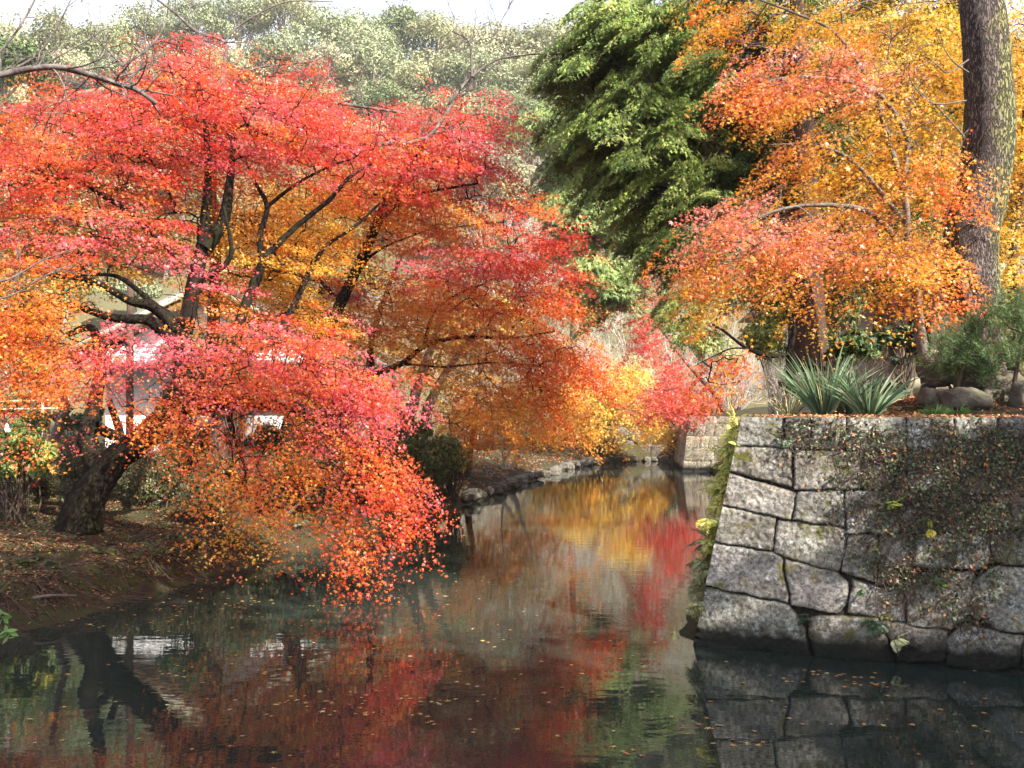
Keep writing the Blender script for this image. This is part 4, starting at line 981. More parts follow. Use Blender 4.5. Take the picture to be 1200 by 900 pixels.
tube(mb, catmull([cb - np.array([0, 0, .2]), P(-125, 420, 12), P(-135, 250, 12), P(-120, 110, 12), P(-90, -20, 12)], 6), np.linspace(.24, .1, 25), 12, .1, 2)
limb([(-125, 130), (-60, 108), (0, 88), (60, 78), (107, 88), (135, 97), (160, 105), (183, 121)], 11.9, .05, .03)
limb([(158, 104), (150, 90), (143, 77), (125, 58), (107, 37)], 12.9, .022, .008)
limb([(143, 77), (173, 57), (190, 35), (198, 12)], 13.0, .018, .007)
limb([(0, 88), (40, 67), (65, 35), (85, -5)], 12.4, .02, .008)
limb([(-60, 110), (0, 60), (30, 20), (50, -20)], 12.2, .02, .008)
limb([(-20, 92), (30, 85), (80, 60), (130, 30)], 12.4, .014, .005)
limb([(107, 88), (90, 105), (60, 130)], 12.8, .012, .004)
limb([(-125, 300), (-60, 320), (0, 330), (50, 305), (90, 290)], 11.6, .02, .005, tl=.5)
limb([(-100, 345), (0, 350), (60, 320), (110, 322)], 11.5, .012, .004, tl=.4)
mb.build("trunk", M_bark_cherry, t, smooth=True)
cb2 = P(262, 560, 18.5); cb2[2] = float(ground_z(np.array([cb2[0]]), np.array([cb2[1]]))[0])
t = thing("cherry_tree", "leafless cherry with pale lichened limbs rising out of the top of the red maples", "tree", cb2)
mb = MB()
tube(mb, catmull([cb2 - np.array([0, 0, .2]), P(250, 430, 18.4), P(252, 300, 18), P(250, 180, 17.6), P(300, 120, 17.4)], 6), np.linspace(.15, .06, 25), 10, .1, 2)
limb([(300, 120), (350, 118), (377, 119), (430, 126), (477, 133)], 17, .045, .02)
limb([(377, 119), (365, 95), (330, 70), (300, 60)], 17.2, .02, .007)
limb([(255, 160), (262, 80), (263, 50), (230, 37), (205, 15), (178, -5)], 17.2, .04, .02)
limb([(263, 50), (283, 28), (333, 3), (390, 2)], 17.4, .02, .008)
limb([(270, 100), (300, 80), (365, 72), (385, 60)], 17.3, .02, .008)
limb([(290, 180), (400, 170), (490, 165), (520, 137), (535, 110), (553, 90), (583, 70), (633, 63), (680, 66)], 17.2, .045, .012)
limb([(553, 90), (550, 50), (530, 37)], 17.6, .026, .008)
limb([(553, 90), (570, 60), (590, 20), (600, 0)], 17.8, .01, .004)
limb([(360, 120), (400, 60), (430, 20)], 17.4, .012, .005)
mb.build("trunk", M_bark_cherry, t, smooth=True)

# ------------------------------------------------------------------ buildings
M_plaster = noise_mat("white_plaster", [(.72, .71, .69), (.82, .82, .80)], 1.5, rough=.9, bump=.05)
M_tile = noise_mat("grey_roof_tile", [(.10, .105, .11), (.2, .205, .21)], 5, rough=.7, bump=.1)
M_wood = noise_mat("weathered_timber", [(.10, .06, .04), (.22, .14, .09)], 4, rough=.85, bump=.2, stretch=(1, 1, .1))
M_cream = noise_mat("cream_board", [(.45, .38, .26), (.55, .48, .34)], 3, rough=.85, bump=.05)
hx0, hx1, hxm, hy = -11.6, -4.9, -8.55, 28.0
gz = 1.2
t = thing("storehouse", "white plastered gabled storehouse half hidden behind the big old maple", "building", (-8.5, hy, gz))
mb = MB()
V = [(hx0, hy, gz), (hx1, hy, gz), (hx1, hy, 4.35), (hxm, hy, 5.85), (hx0, hy, 4.35)]; V2 = [(a, hy + 6, c) for a, b_, c in V]
mb.add(V + V2, [(0, 1, 6, 5), (1, 2, 7, 6), (4, 0, 5, 9)], [(0, 1, 2), (0, 2, 3), (0, 3, 4), (5, 7, 6), (5, 8, 7), (5, 9, 8)]); mb.build("wall", M_plaster, t)
mb = MB()
for s, xe in ((-1, hx0 - 1.0), (1, hx1 + 1.0)):
    a = np.array([hxm, hy - .7, 6.1]); ze = 6.1 - abs(xe - hxm) * .49
    for j in range(20):
        y0 = hy - .7 + j * .37
        mb.hexa([(hxm, y0, 6.05), (xe, y0, ze - .05), (hxm, y0 + .34, 6.05), (xe, y0 + .34, ze - .05), (hxm, y0, 6.16 + .03 * (j % 2)), (xe, y0, ze + .06 + .03 * (j % 2)), (hxm, y0 + .34, 6.16 + .03 * (j % 2)), (xe, y0 + .34, ze + .06 + .03 * (j % 2))])
rf = mb.build("roof", M_tile, t)
mb = MB()
for s, xe in ((-1, hx0 - 1.0), (1, hx1 + 1.0)):
    ze = 6.1 - abs(xe - hxm) * .49
    mb.hexa([(hxm, hy - .8, 5.92), (xe, hy - .8, ze - .18), (hxm, hy - .71, 5.92), (xe, hy - .71, ze - .18), (hxm, hy - .8, 6.06), (xe, hy - .8, ze - .04), (hxm, hy - .71, 6.06), (xe, hy - .71, ze - .04)])
mb.build("bargeboard", M_cream, t)
mb = MB()
for s, xe in ((-1, hx0 - .95), (1, hx1 + .95)):
    ze = 6.1 - abs(xe - hxm) * .49
    mb.hexa([(hxm, hy - .68, 5.7), (xe, hy - .68, ze - .4), (hxm, hy - .02, 5.7), (xe, hy - .02, ze - .4), (hxm, hy - .68, 5.9), (xe, hy - .68, ze - .2), (hxm, hy - .02, 5.9), (xe, hy - .02, ze - .2)])
mb.build("eaves", M_wood, t)
mb = MB(); mt_ = MB()
for j in range(22):
    x0 = hx0 + .05 + j * .3
    mb.hexa([(x0, hy - 1.1, 3.75), (x0 + .27, hy - 1.1, 3.75), (x0, hy - .02, 4.35), (x0 + .27, hy - .02, 4.35), (x0, hy - 1.1, 3.82), (x0 + .27, hy - 1.1, 3.82), (x0, hy - .02, 4.42), (x0 + .27, hy - .02, 4.42)])
    mt_.hexa([(x0 + .26, hy - 1.12, 3.76), (x0 + .32, hy - 1.12, 3.76), (x0 + .26, hy - .03, 4.37), (x0 + .32, hy - .03, 4.37), (x0 + .26, hy - 1.12, 3.88), (x0 + .32, hy - 1.12, 3.88), (x0 + .26, hy - .03, 4.48), (x0 + .32, hy - .03, 4.48)])
for j in range(4):
    f = j / 4 + .1; y0 = hy - 1.1 + f * 1.07; z0 = 3.78 + f * .6
    mt_.hexa([(hx0, y0, z0), (hx1 + .1, y0, z0), (hx0, y0 + .05, z0 + .03), (hx1 + .1, y0 + .05, z0 + .03), (hx0, y0, z0 + .075), (hx1 + .1, y0, z0 + .075), (hx0, y0 + .05, z0 + .1), (hx1 + .1, y0 + .05, z0 + .1)])
pr = mb.build("porch_roof", M_tile, t); mt_.build("mortar", M_plaster, t)
mb = MB()
for x0 in (hx0 + .1, -9.3, -7.2, hx1 - .2):
    mb = MB(); mb.box(x0, x0 + .1, hy - 1.0, hy - .9, gz - .3, 3.75); mb.build("porch_post", M_wood, t)
mb = MB(); mb.box(-6.7, -5.7, hy - .05, hy + .03, 1.7, 2.6); mb.build("window", M_tile, t)
# low white garden wall to its right
t = thing("garden_wall", "low white plaster wall seen under the big old maple's horizontal limb", "wall", (-6, 26.5, 1.2))
mb = MB(); mb.box(-7.7, -5.4, 26.4, 26.6, 1.0, 2.6); mb.build("wall", M_plaster, t)
mb = MB(); mb.hexa([(-7.8, 26.2, 2.6), (-5.3, 26.2, 2.6), (-7.8, 26.8, 2.6), (-5.3, 26.8, 2.6), (-7.8, 26.45, 2.75), (-5.3, 26.45, 2.75), (-7.8, 26.55, 2.75), (-5.3, 26.55, 2.75)]); mb.build("coping", M_tile, t)
# red and white banner
m, n, N, L = new_mat("red_cloth"); p = N.new("ShaderNodeBsdfPrincipled"); p.inputs["Base Color"].default_value = (.7, .04, .03, 1); p.inputs["Roughness"].default_value = .8; o = N.new("ShaderNodeOutputMaterial"); L.new(p.outputs[0], o.inputs[0]); M_red = m
bp = P(242, 492, 22)
bp[2] = float(ground_z(np.array([bp[0]]), np.array([bp[1]]))[0])
t = thing("notice_board", "small red topped notice board under the big old maple's limb", "sign", bp)
mb = MB(); a = P(231, 494, 22); b_ = P(252, 480, 22); mb.box(a[0], b_[0], 22, 22.03, a[2] + .12, b_[2]); mb.build("red_panel", M_red, t)
mb = MB(); mb.box(a[0], b_[0], 22.0, 22.03, a[2] - .12, a[2] + .115); mb.build("white_panel", M_cream, t)
mb = MB(); mb.box(a[0] - .05, a[0] - .005, 21.99, 22.04, bp[2] - .2, b_[2] + .05); mb.box(b_[0] + .005, b_[0] + .05, 21.99, 22.04, bp[2] - .2, b_[2] + .05); mb.build("post", M_wood, t)
# support pole in front of the storehouse
a = P(152, 350, 21); z0 = float(ground_z(np.array([a[0]]), np.array([21.]))[0])
t = thing("wooden_pole", "straight brown wooden pole standing in front of the white storehouse", "pole", (a[0], 21, z0))
mb = MB(); tube(mb, [(a[0], 21, z0 - .2), (a[0], 21, 3.4), (a[0] + .02, 21, a[2] + .7)], [.085, .08, .07], 10, .05, 1); mb.build("pole", M_bark_brown, t, smooth=True)
mb = MB(); tube(mb, [(a[0], 21, 3.5), (a[0], 21, 3.56)], [.09, .09], 10); mb.build("binding", M_wood, t)

# white building on the right terrace
t = thing("teahouse", "white walled low building glimpsed under the orange maple on the right", "building", (11.5, 27, 3.3))
mb = MB(); mb.box(8.6, 22, 27, 33, 2.3, 5.6); mb.build("wall", M_plaster, t)
mb = MB(); mb.hexa([(7.8, 25.9, 5.55), (22.6, 25.9, 5.55), (7.8, 34, 5.55), (22.6, 34, 5.55), (9.2, 29.5, 7.2), (21, 29.5, 7.2), (9.2, 30.5, 7.2), (21, 30.5, 7.2)]); mb.build("roof", M_tile, t)
mb = MB(); mb.box(8.58, 22.02, 26.9, 26.996, 3.9, 4.15); mb.box(8.58, 22.02, 26.9, 26.996, 2.9, 3.4); mb.build("skirting_board", M_cream, t)
mb = MB()
for x0 in (8.6, 10.6, 12.6, 14.6, 16.6, 18.6):
    mb = MB(); mb.box(x0, x0 + .14, 26.86, 26.99, 2.4, 5.54); mb.build("post", M_wood, t)
for a_, b_ in ((10.9, 11.5), (13.2, 14.2)):
    mb = MB(); mb.box(a_, b_, 26.95, 26.99, 4.3, 5.05); mb.build("window", M_bark_dark, t)

# ------------------------------------------------------------------ shrubs, hedges
def shrub(name, px, py, d, rx, rz, ry, col, seed, lab, cat="shrub", n_=9000, size=.035, tmpl=OVAL, stems=True, group=None, tight=.55, stemmat=None):
    g = np.random.default_rng(seed); c = P(px, py, d)
    zb = float(ground_z(np.array([c[0]]), np.array([c[1]]))[0])
    t = thing(name, lab, cat, (c[0], c[1], zb), group)
    nl = 22; q = norm(g.normal(size=(nl, 3)))
    lobes = c + q * np.array([rx, ry, rz]) * g.uniform(.35, .8, (nl, 1)); lobes[:, 2] = np.maximum(lobes[:, 2], zb + .12)
    rad = g.uniform(.25, .42, nl) * min(rx, rz) * 1.2
    pos, nr, tp, kk = leafy_mass(lobes, rad, n_, g, tmpl, size, inner=tight)
    ok = pos[:, 2] > zb; pos, nr, tp, kk = pos[ok], nr[ok], tp[ok], kk[ok]
    V, Fi = leaves(tmpl, pos, nr, -tp + np.array([0, 0, .6]), size * np.exp(g.normal(0, .25, len(pos))), fold=.2)
    cs = np.array(col)[g.integers(0, len(col), len(pos))] * np.exp(g.normal(0, .22, (len(pos), 1)))
    mesh_obj("foliage", V, Fi, M_green, t, col=np.clip(cs, 0, .8))
    if stems:
        mb = MB()
        b_ = np.array([c[0], c[1], zb - .05])
        for j in range(nl):
            s0 = b_ + g.normal(0, .12 * rx, 3) * np.array([1, 1, 0])
            tube(mb, [s0, (s0 * .5 + lobes[j] * .5) + g.normal(0, .05, 3), lobes[j]], [.022, .016, .006], 5)
            for _ in range(3): grow(mb, lobes[j], g.normal(size=3), rad[j] * 1.1, .006, 1, g, .7, 3, .1)
        mb.build("stems", stemmat or M_bark_brown, t)
DG = [(.035, .055, .018), (.05, .075, .02), (.07, .07, .03)]; BR = [(.09, .06, .035), (.08, .10, .03), (.15, .14, .045), (.06, .08, .025)]; LG = [(.14, .20, .045), (.2, .26, .06), (.10, .15, .04)]
shrub("azalea_bush", 25, 565, 17.2, 1.0, .62, .8, BR, 700, "dark brownish azalea bush left of the big old maple's trunk", n_=9000, size=.026)
shrub("rhododendron_bush", 12, 528, 15.6, 1.05, .42, .6, [(.2, .32, .10), (.28, .40, .13), (.13, .22, .07), (.45, .42, .08)], 701, "green large leaved bush at the left edge above the brown azalea", n_=3800, size=.075, tmpl=OVAL)
shrub("azalea_bush", 175, 553, 18.5, 1.2, .88, .9, BR, 702, "dark azalea bush directly right of the big old maple's trunk", n_=9000, size=.026)
shrub("azalea_bush", 95, 542, 20, 1.1, .8, .9, BR, 703, "dark azalea bush showing behind the big old maple's trunk", n_=7000, size=.028)
shrub("evergreen_bush", 330, 560, 19, 1.5, .9, 1.0, DG, 704, "dark green evergreen bush behind the hanging orange sprays", n_=9000, size=.04)
shrub("evergreen_bush", 430, 545, 21.5, 1.2, .8, .9, DG, 705, "dark green evergreen bush behind the tip of the hanging red sprays", n_=7000, size=.045)
shrub("camellia_bush", 500, 535, 24.5, 1.3, .85, 1.3, [(.09, .14, .04), (.14, .19, .05), (.06, .10, .03), (.3, .26, .06)], 706, "green camellia bush at the water edge on the middle left bank", n_=7000, size=.05, tight=.25)
shrub("camellia_bush", 470, 508, 26, 1.0, .4, .8, [(.10, .15, .04), (.15, .20, .05)], 707, "lighter green bush behind the camellia at the water edge", n_=5000, size=.05)
shrub("yellowing_bush", 530, 540, 25.5, .55, .5, .5, [(.5, .32, .05), (.3, .26, .05), (.12, .14, .03)], 708, "small yellowing bush on the right side of the green camellia", n_=1500, size=.05)
shrub("clipped_bush", 42, 492, 29, .75, .42, .7, LG, 709, "bright green clipped bush in the garden at the far left", n_=6000, size=.045)
shrub("clipped_bush", 8, 512, 27, .5, .22, .5, LG, 710, "low bright green cushion bush below the stone lantern at far left", n_=3000, size=.045)
shrub("garden_pine", 50, 440, 33, 1.0, .35, .8, [(.16, .24, .05), (.22, .30, .06)], 711, "yellow green garden pine above the clipped bushes at far left", "tree", n_=5000, size=.06)
shrub("hedge", 10, 470, 36, 2.2, .5, .8, [(.08, .12, .04), (.11, .15, .05)], 712, "dark green hedge at the back of the far left garden", "hedge", n_=7000, size=.07)
shrub("hedge", 90, 490, 30, 1.3, .5, .7, [(.10, .14, .04), (.08, .12, .04)], 713, "green hedge in front of the storehouse, left of the wooden pole", "hedge", n_=7000, size=.06)
shrub("evergreen_bush", 40, 300, 45, 3.0, 3.0, 2, [(.16, .20, .07), (.2, .24, .1)], 714, "tall olive green bush behind the left red sprays", n_=9000, size=.12)
shrub("hedge", 230, 520, 24.5, 1.3, .75, .7, DG, 730, "dark hedge in front of the storehouse behind the horizontal maple limb", "hedge", n_=8000, size=.05)
shrub("hedge", 345, 520, 24.5, 1.5, .8, .7, DG, 731, "dark hedge in front of the storehouse, right of the notice board", "hedge", n_=8000, size=.05)
shrub("evergreen_bush", 405, 455, 26.5, 1.3, 1.3, .8, [(.08, .12, .04), (.12, .16, .05)], 732, "green bush hiding the right corner of the storehouse", n_=8000, size=.06)
shrub("evergreen_bush", 280, 440, 26, 1.0, 1.0, .6, [(.09, .12, .04), (.12, .15, .06)], 733, "green bush in front of the middle of the storehouse", n_=5000, size=.06)
shrub("evergreen_bush", 222, 425, 25.2, .95, 1.25, .7, [(.07, .10, .035), (.10, .13, .05)], 735, "green tree-like bush hiding the storehouse right of its white gable wall", n_=7000, size=.055)
shrub("azalea_bush", 262, 560, 17.2, .95, .8, .6, BR, 734, "brown green azalea bush on the bank beneath the hanging orange sprays", n_=8000, size=.026)
# far end bank
shrub("evergreen_bush", 700, 505, 51, 1.4, .9, .8, [(.03, .045, .015), (.05, .06, .02)], 715, "dark bush on the far bank right of the yellow maple trunk", n_=5000, size=.09)
shrub("evergreen_bush", 765, 495, 51.4, 1.8, 1.1, .8, [(.03, .04, .013), (.05, .055, .02)], 716, "dark bush on the far bank below the coral maple", n_=6000, size=.09)
shrub("evergreen_bush", 820, 490, 52, 1.8, 1.2, .8, [(.03, .045, .015), (.05, .06, .02)], 717, "dark bush on the far bank behind the pale wall end", n_=6000, size=.09)
# right terrace
shrub("camellia_bush", 1050, 405, 16.5, 1.0, .42, .6, [(.02, .045, .015), (.03, .06, .02)], 718, "dark glossy leaved bush in front of the right white building", n_=1500, size=.065, tight=.3)
shrub("evergreen_bush", 990, 410, 15.5, .5, .4, .6, [(.05, .09, .02), (.09, .13, .03)], 719, "deep green bush right of the cypress trunk", n_=3000, size=.05)
shrub("yellow_green_bush", 917, 395, 22.5, 1.3, .9, .9, [(.30, .36, .08), (.4, .42, .12), (.24, .3, .07)], 720, "pale yellow green bush left of the cypress trunk", n_=6500, size=.06, stemmat=M_twig_pale, tight=.3)
shrub("yellow_green_bush", 842, 420, 45.3, 1.5, 1.2, .9, [(.34, .38, .12), (.4, .42, .16)], 721, "pale yellow green bush further back above the far wall", n_=5000, size=.08, stemmat=M_twig_pale, tight=.3)
shrub("holly_bush", 918, 330, 23.5, 1.1, 1.2, .9, [(.12, .17, .05), (.2, .25, .07)], 722, "mid green bush behind the cypress trunk under the pink sprays", n_=4000, size=.06, tight=.3)
shrub("holly_bush", 975, 350, 24, 1.0, 1.2, .9, [(.2, .24, .10), (.28, .3, .12)], 723, "grey green bush between the cypress trunk and the right white building", n_=4000, size=.06, tight=.3)
shrub("azalea_bush", 975, 455, 13.4, .9, .3, .5, BR, 724, "low dark bush directly behind the sword-leaved clumps", n_=3500, size=.03)
shrub("azalea_bush", 1130, 430, 13.6, .75, .28, .5, BR, 725, "low olive bush behind the rocks near the pine", n_=3500, size=.03)

# stone lantern, far left
lp = P(8, 520, 26); lp[2] = float(ground_z(np.array([lp[0]]), np.array([lp[1]]))[0])
M_lstone = noise_mat("pale_lantern_stone", [(.4, .4, .42), (.62, .62, .65)], 6, rough=.9, bump=.3)
t = thing("stone_lantern", "small pale stone lantern at the left edge beyond the bushes", "lantern", lp)
def lathe(mb, prof, c, sides=12):
    tube_pts = [(c[0], c[1], c[2] + z) for r_, z in prof]
    a = np.linspace(0, 2 * np.pi, sides, endpoint=False); V = np.array([(c[0] + r_ * math.cos(q), c[1] + r_ * math.sin(q), c[2] + z) for r_, z in prof for q in a])
    i = np.arange(len(prof) - 1)[:, None] * sides; j = np.arange(sides)[None]; j2 = (j + 1) % sides
    mb.add(V, np.stack([i + j, i + j2, i + sides + j2, i + sides + j], -1).reshape(-1, 4))
hgt = 2.4 + (485 - 498) * 26 / 1150 - lp[2]
for nm, prof in (("base", [(.0, 0), (.2, 0), (.2, .08), (.08, .12), (.07, .3), (0, .31)]), ("lamp_box", [(0, .3), (.16, .32), (.16, .36), (.11, .37), (.11, .55), (0, .56)]), ("cap", [(0, .55), (.26, .56), (.24, .6), (.07, .72), (.05, .8), (0, .84)])):
    mb = MB(); lathe(mb, [(r_, z * max(.6, hgt) / .8) for r_, z in prof], lp, 6 if nm != "base" else 12); mb.build(nm, M_lstone, t)
# bamboo fence rail at far left
t = thing("bamboo_fence", "light bamboo rail fence in the far left garden", "fence", P(60, 520, 31))
mb = MB(); bq = float(ground_z(np.array([-16.]), np.array([31.]))[0])
for px in (-10, 50, 100): a = P(px, 470, 31); tube(mb, [(a[0], 31, bq - .2), (a[0], 31, a[2] + .1)], [.04, .04], 8)
mb.build("post", M_cream, t, smooth=True)
mb = MB(); tube(mb, [P(-20, 471, 31), P(110, 468, 31)], [.035, .035], 8); tube(mb, [P(-20, 480, 31), P(110, 478, 31)], [.03, .03], 8); mb.build("rail", M_cream, t, smooth=True)
# slender garden tree left of trunk
t = thing("slender_tree", "slender curved pale stem left of the big old maple's trunk", "tree", P(58, 528, 19))
mb = MB(); tube(mb, catmull([P(56, 532, 19), P(66, 508, 19), P(72, 490, 19), P(78, 478, 19), P(70, 455, 19), P(66, 425, 19), P(60, 390, 19)], 6), np.linspace(.10, .05, 37), 10, .15, 3); mb.build("trunk", M_bark_grey, t, smooth=True)
g = np.random.default_rng(9); C, pals, dr = blob_points([(55, 390, 19, 40, 25, .8, 16, drape, .2)], g)
pos, tip, tt = spray_leaves(C, norm(g.normal(size=C.shape)), np.full(len(C), .7), 50, g, droop=.2)
V, Fi = leaves(MAPLE, pos, np.array([0, -.4, .7]) + g.normal(0, .4, pos.shape), tip, np.full(len(pos), .045)); mesh_obj("crown", V, Fi, M_leaf, t, col=mix_palette(pals, 50, g))

# ------------------------------------------------------------------ terrace plants, rocks
M_blade = leaf_mat("blade_leaf", .12, .4, .5)
def blades(name, px, py, d, n_, L, lab, seed, col, w=.035, spread=.8, cat="plant", arch=.35, group=None):
    g = np.random.default_rng(seed); b_ = P(px, py, d); b_[2] = max(float(ground_z(np.array([b_[0]]), np.array([b_[1]]))[0]), 0) if True else b_[2]
    t = thing(name, lab, cat, b_, group); mb = MB(); cols = []
    for i in range(n_):
        a = g.uniform(0, 6.28); s = g.uniform(.05, 1) ** .7 * spread; l = L * g.uniform(.6, 1.1)
        d0 = norm(np.array([math.cos(a) * s, math.sin(a) * s, 1.0])); pts = []; p = b_ + np.array([math.cos(a), math.sin(a), 0]) * .05 * g.uniform(0, 1.5)
        k = 7; dd = d0.copy()
        for j in range(k): pts.append(p.copy()); p = p + dd * l / (k - 1); dd = norm(dd + np.array([math.cos(a), math.sin(a), 0]) * .03 - np.array([0, 0, arch * g.uniform(.1, .6) * (j / k) * (1 + s)]))
        pts = np.array(pts); side = norm(np.cross(d0, np.array([math.cos(a + 1.3), math.sin(a + 1.3), .2])))
        up = norm(np.cross(side, d0))
        ww = w * g.uniform(.7, 1.2) * np.array([.6, .9, 1, .95, .75, .45, .03]) / 2
        V = np.concatenate([pts - side * ww[:, None] + up * ww[:, None] * .35, pts, pts + side * ww[:, None] + up * ww[:, None] * .35])
        q = np.arange(k - 1); Q = np.concatenate([np.stack([q, q + k, q + k + 1, q + 1], -1), np.stack([q + k, q + 2 * k, q + 2 * k + 1, q + k + 1], -1)])
        mb.add(V, Q); c_ = np.array(col[g.integers(0, len(col))]) * math.exp(g.normal(0, .15)); cols.append(np.tile(c_, (len(Q), 1)))
    mb.build("leaves", M_blade, t, col=np.concatenate(cols))
    return t
SW = [(.11, .19, .09), (.16, .25, .12), (.08, .14, .06), (.22, .29, .16), (.12, .17, .10), (.17, .22, .13), (.42, .38, .22)]
blades("sword_leaved_plant", 965, 480, 11.35, 105, .88, "blue green sword-leaved clump with one tall upright blade, left of its pair on the wall", 801, SW, .026, .95, arch=.34)
blades("sword_leaved_plant", 1018, 482, 11.1, 125, .74, "blue green sword-leaved clump spreading low to the right, nearest the rocks", 802, SW, .025, 1.25, arch=.42)
blades("sword_leaved_plant", 992, 483, 11.6, 80, .7, "dark green sword-leaved clump filling the gap between the two larger ones", 808, SW, .024, 1.0, arch=.4)
blades("grass_tuft", 925, 482, 11.6, 60, .45, "straw and green grass tuft left of the sword-leaved clumps", 803, [(.25, .26, .1), (.45, .38, .2), (.14, .18, .05)], .014, 1.2, arch=.7)
blades("grass_tuft", 895, 484, 12.2, 70, .5, "yellowing grass tuft at the wall's left corner", 804, [(.4, .36, .14), (.24, .26, .08), (.55, .45, .22)], .014, 1.2, arch=.7)
blades("grass_tuft", 1095, 484, 11.0, 160, .17, "short bright green grass tuft in front of the rocks", 805, [(.10, .2, .05), (.15, .26, .07)], .008, 1.6, arch=.6)
blades("grass_tuft", 1120, 484, 11.1, 120, .15, "short bright green grass tuft beneath the flat rock", 806, [(.10, .2, .05), (.15, .26, .07)], .008, 1.6, arch=.6)
blades("grass_tuft", 870, 472, 22, 60, .8, "dry grass tuft behind the wall corner under the whitish bush", 807, [(.5, .42, .22), (.35, .34, .12)], .022, 1.2, arch=.6)

def rock(px, py, d, sx_, sy_, sz_, seed, lab, mat, cat="rock", group=None, z=None, name="rock"):
    g = np.random.default_rng(seed); c = P(px, py, d)
    nu, nv = 28, 18
    u, v = np.meshgrid(np.linspace(0, 2 * np.pi, nu, endpoint=False), np.linspace(.001, np.pi - .001, nv))
    q = np.stack([np.sin(v) * np.cos(u), np.sin(v) * np.sin(u), np.cos(v)], -1).reshape(-1, 3)
    r = np.array([1 + .30 * noise.fractal(Vector(a * 1.1) + Vector((seed * 3.1, 0, 0)), .9, 2.1, 5) for a in q])
    V = np.sign(q) * np.abs(q) ** .7 * r[:, None] * np.array([sx_, sy_, sz_]); th = g.uniform(-.3, .3)
    V[:, 0], V[:, 2] = V[:, 0] * math.cos(th) - V[:, 2] * math.sin(th), V[:, 0] * math.sin(th) + V[:, 2] * math.cos(th)
    i = np.arange(nv - 1)[:, None] * nu; j = np.arange(nu)[None]; j2 = (j + 1) % nu
    o = mesh_obj(name, V + c, np.stack([i + j, i + nu + j, i + nu + j2, i + j2], -1).reshape(-1, 4), mat, None, smooth=True, origin=c)
    return tag(o, lab, cat, group)
M_rock = noise_mat("garden_rock", [(.05, .042, .034), (.13, .11, .085), (.08, .08, .04)], 3.5, rough=.9, bump=1.0, bscale=9, dist=.06)
rock(1130, 469, 11.6, .25, .22, .15, 1, "rounded brown rock resting on the leaf litter right of the slim maple trunk", M_rock)
rock(1092, 468, 11.9, .13, .16, .12, 2, "mossy rock at the foot of the slim maple trunk", M_rock)
rock(1142, 443, 12.4, .22, .22, .17, 3, "upright rock behind the rounded one", M_rock)
rock(1173, 450, 12.5, .28, .2, .13, 4, "flat pale rock right of the upright rock", M_rock)
rock(1160, 463, 12.1, .16, .15, .09, 5, "small dark rock between the rounded and the flat pale rocks", M_rock)
rock(1202, 468, 11.6, .16, .2, .2, 6, "dark rock cut by the right edge of the picture", M_rock)
rock(1098, 432, 12.9, .25, .2, .22, 7, "mossy boulder behind the slim maple trunk", M_rock)

def pine_bush(px, py, d, blobs, seed, lab):
    g = np.random.default_rng(seed); b_ = P(px, py, d); b_[2] = float(ground_z(np.array([b_[0]]), np.array([b_[1]]))[0])
    t = thing("young_pine", lab, "tree", b_)
    C, pals, dr = blob_points(blobs, g); n_ = 34; k3 = 5
    tips = np.repeat(C, 1, 0)
    ax = norm(g.normal(size=C.shape) * .6 + np.array([0, -.1, .8]))
    cc = np.repeat(C, n_ * k3, 0) + np.repeat(ax, n_ * k3, 0) * g.uniform(-.10, .10, (len(C) * n_ * k3, 1)) + np.repeat(g.normal(0, .07, (len(C) * k3, 3)), n_, 0)
    dirs = norm(np.repeat(ax, n_ * k3, 0) * .9 + norm(g.normal(size=cc.shape)) * .9)
    V, Fi = leaves(np.array([(-.03, 0), (.03, 0), (0, 1.0)]), cc, np.cross(dirs, g.normal(size=dirs.shape)), dirs, g.uniform(.07, .11, len(cc)))
    mesh_obj("needles", V, Fi, M_needle, t, col=mix_palette(pals, n_ * k3, g, .25))
    mb = MB(); sk = Skeleton(); sk.add(b_, -1, .03); limb_tubes(mb, sk, [([b_ - np.array([0, 0, .05]), C.mean(0) - np.array([0, 0, .1])], .035, .015)], sides=8)
    attach(mb, sk, C - ax * .1, g); mb.build("trunk", M_bark_brown, t, smooth=True)
PN = [((.10, .16, .055), 3), ((.16, .22, .08), 2), ((.07, .11, .04), 2)]
pine_bush(1185, 425, 11.9, [(1195, 370, 11.9, 34, 28, .35, 38, PN, 0), (1215, 400, 11.9, 30, 28, .3, 22, PN, 0), (1180, 420, 11.7, 30, 16, .25, 12, PN, 0)], 820, "young pine with long soft needles at the right edge in front of the thick trunk")
pine_bush(1118, 435, 12.0, [(1118, 410, 12.0, 40, 26, .35, 44, PN, 0), (1145, 395, 12, 18, 22, .2, 12, PN, 0), (1160, 430, 11.9, 26, 14, .2, 9, PN, 0)], 821, "young pine with soft needles between the slim maple and the thick pine trunk")

# ------------------------------------------------------------------ creepers and ferns on the wall
def on_wall(px, py, h=.01):
    u, v = px_to_wall(px, py); return u, v
IV = [((.07, .10, .035), 2.4), ((.04, .05, .025), 2), ((.15, .19, .09), 1), ((.13, .085, .045), 3)]
dens = [(985, 510, 60, 16, 700), (1060, 512, 60, 16, 1000), (1160, 515, 60, 22, 2400), (925, 520, 25, 22, 260), (1000, 545, 50, 20, 500), (1075, 560, 60, 30, 2200), (1130, 560, 50, 30, 2600), (1180, 545, 40, 25, 1500), (1100, 595, 65, 28, 2600), (1160, 610, 40, 25, 1500),
        (1060, 615, 50, 28, 1100), (1110, 660, 50, 35, 1500), (1130, 700, 40, 30, 900), (1070, 690, 50, 30, 900), (990, 600, 35, 25, 300), (1040, 650, 40, 25, 500), (1230, 560, 50, 60, 2500), (960, 505, 60, 10, 500), (1100, 535, 100, 12, 1600)]
g = np.random.default_rng(31)
U_, V_2 = [], []
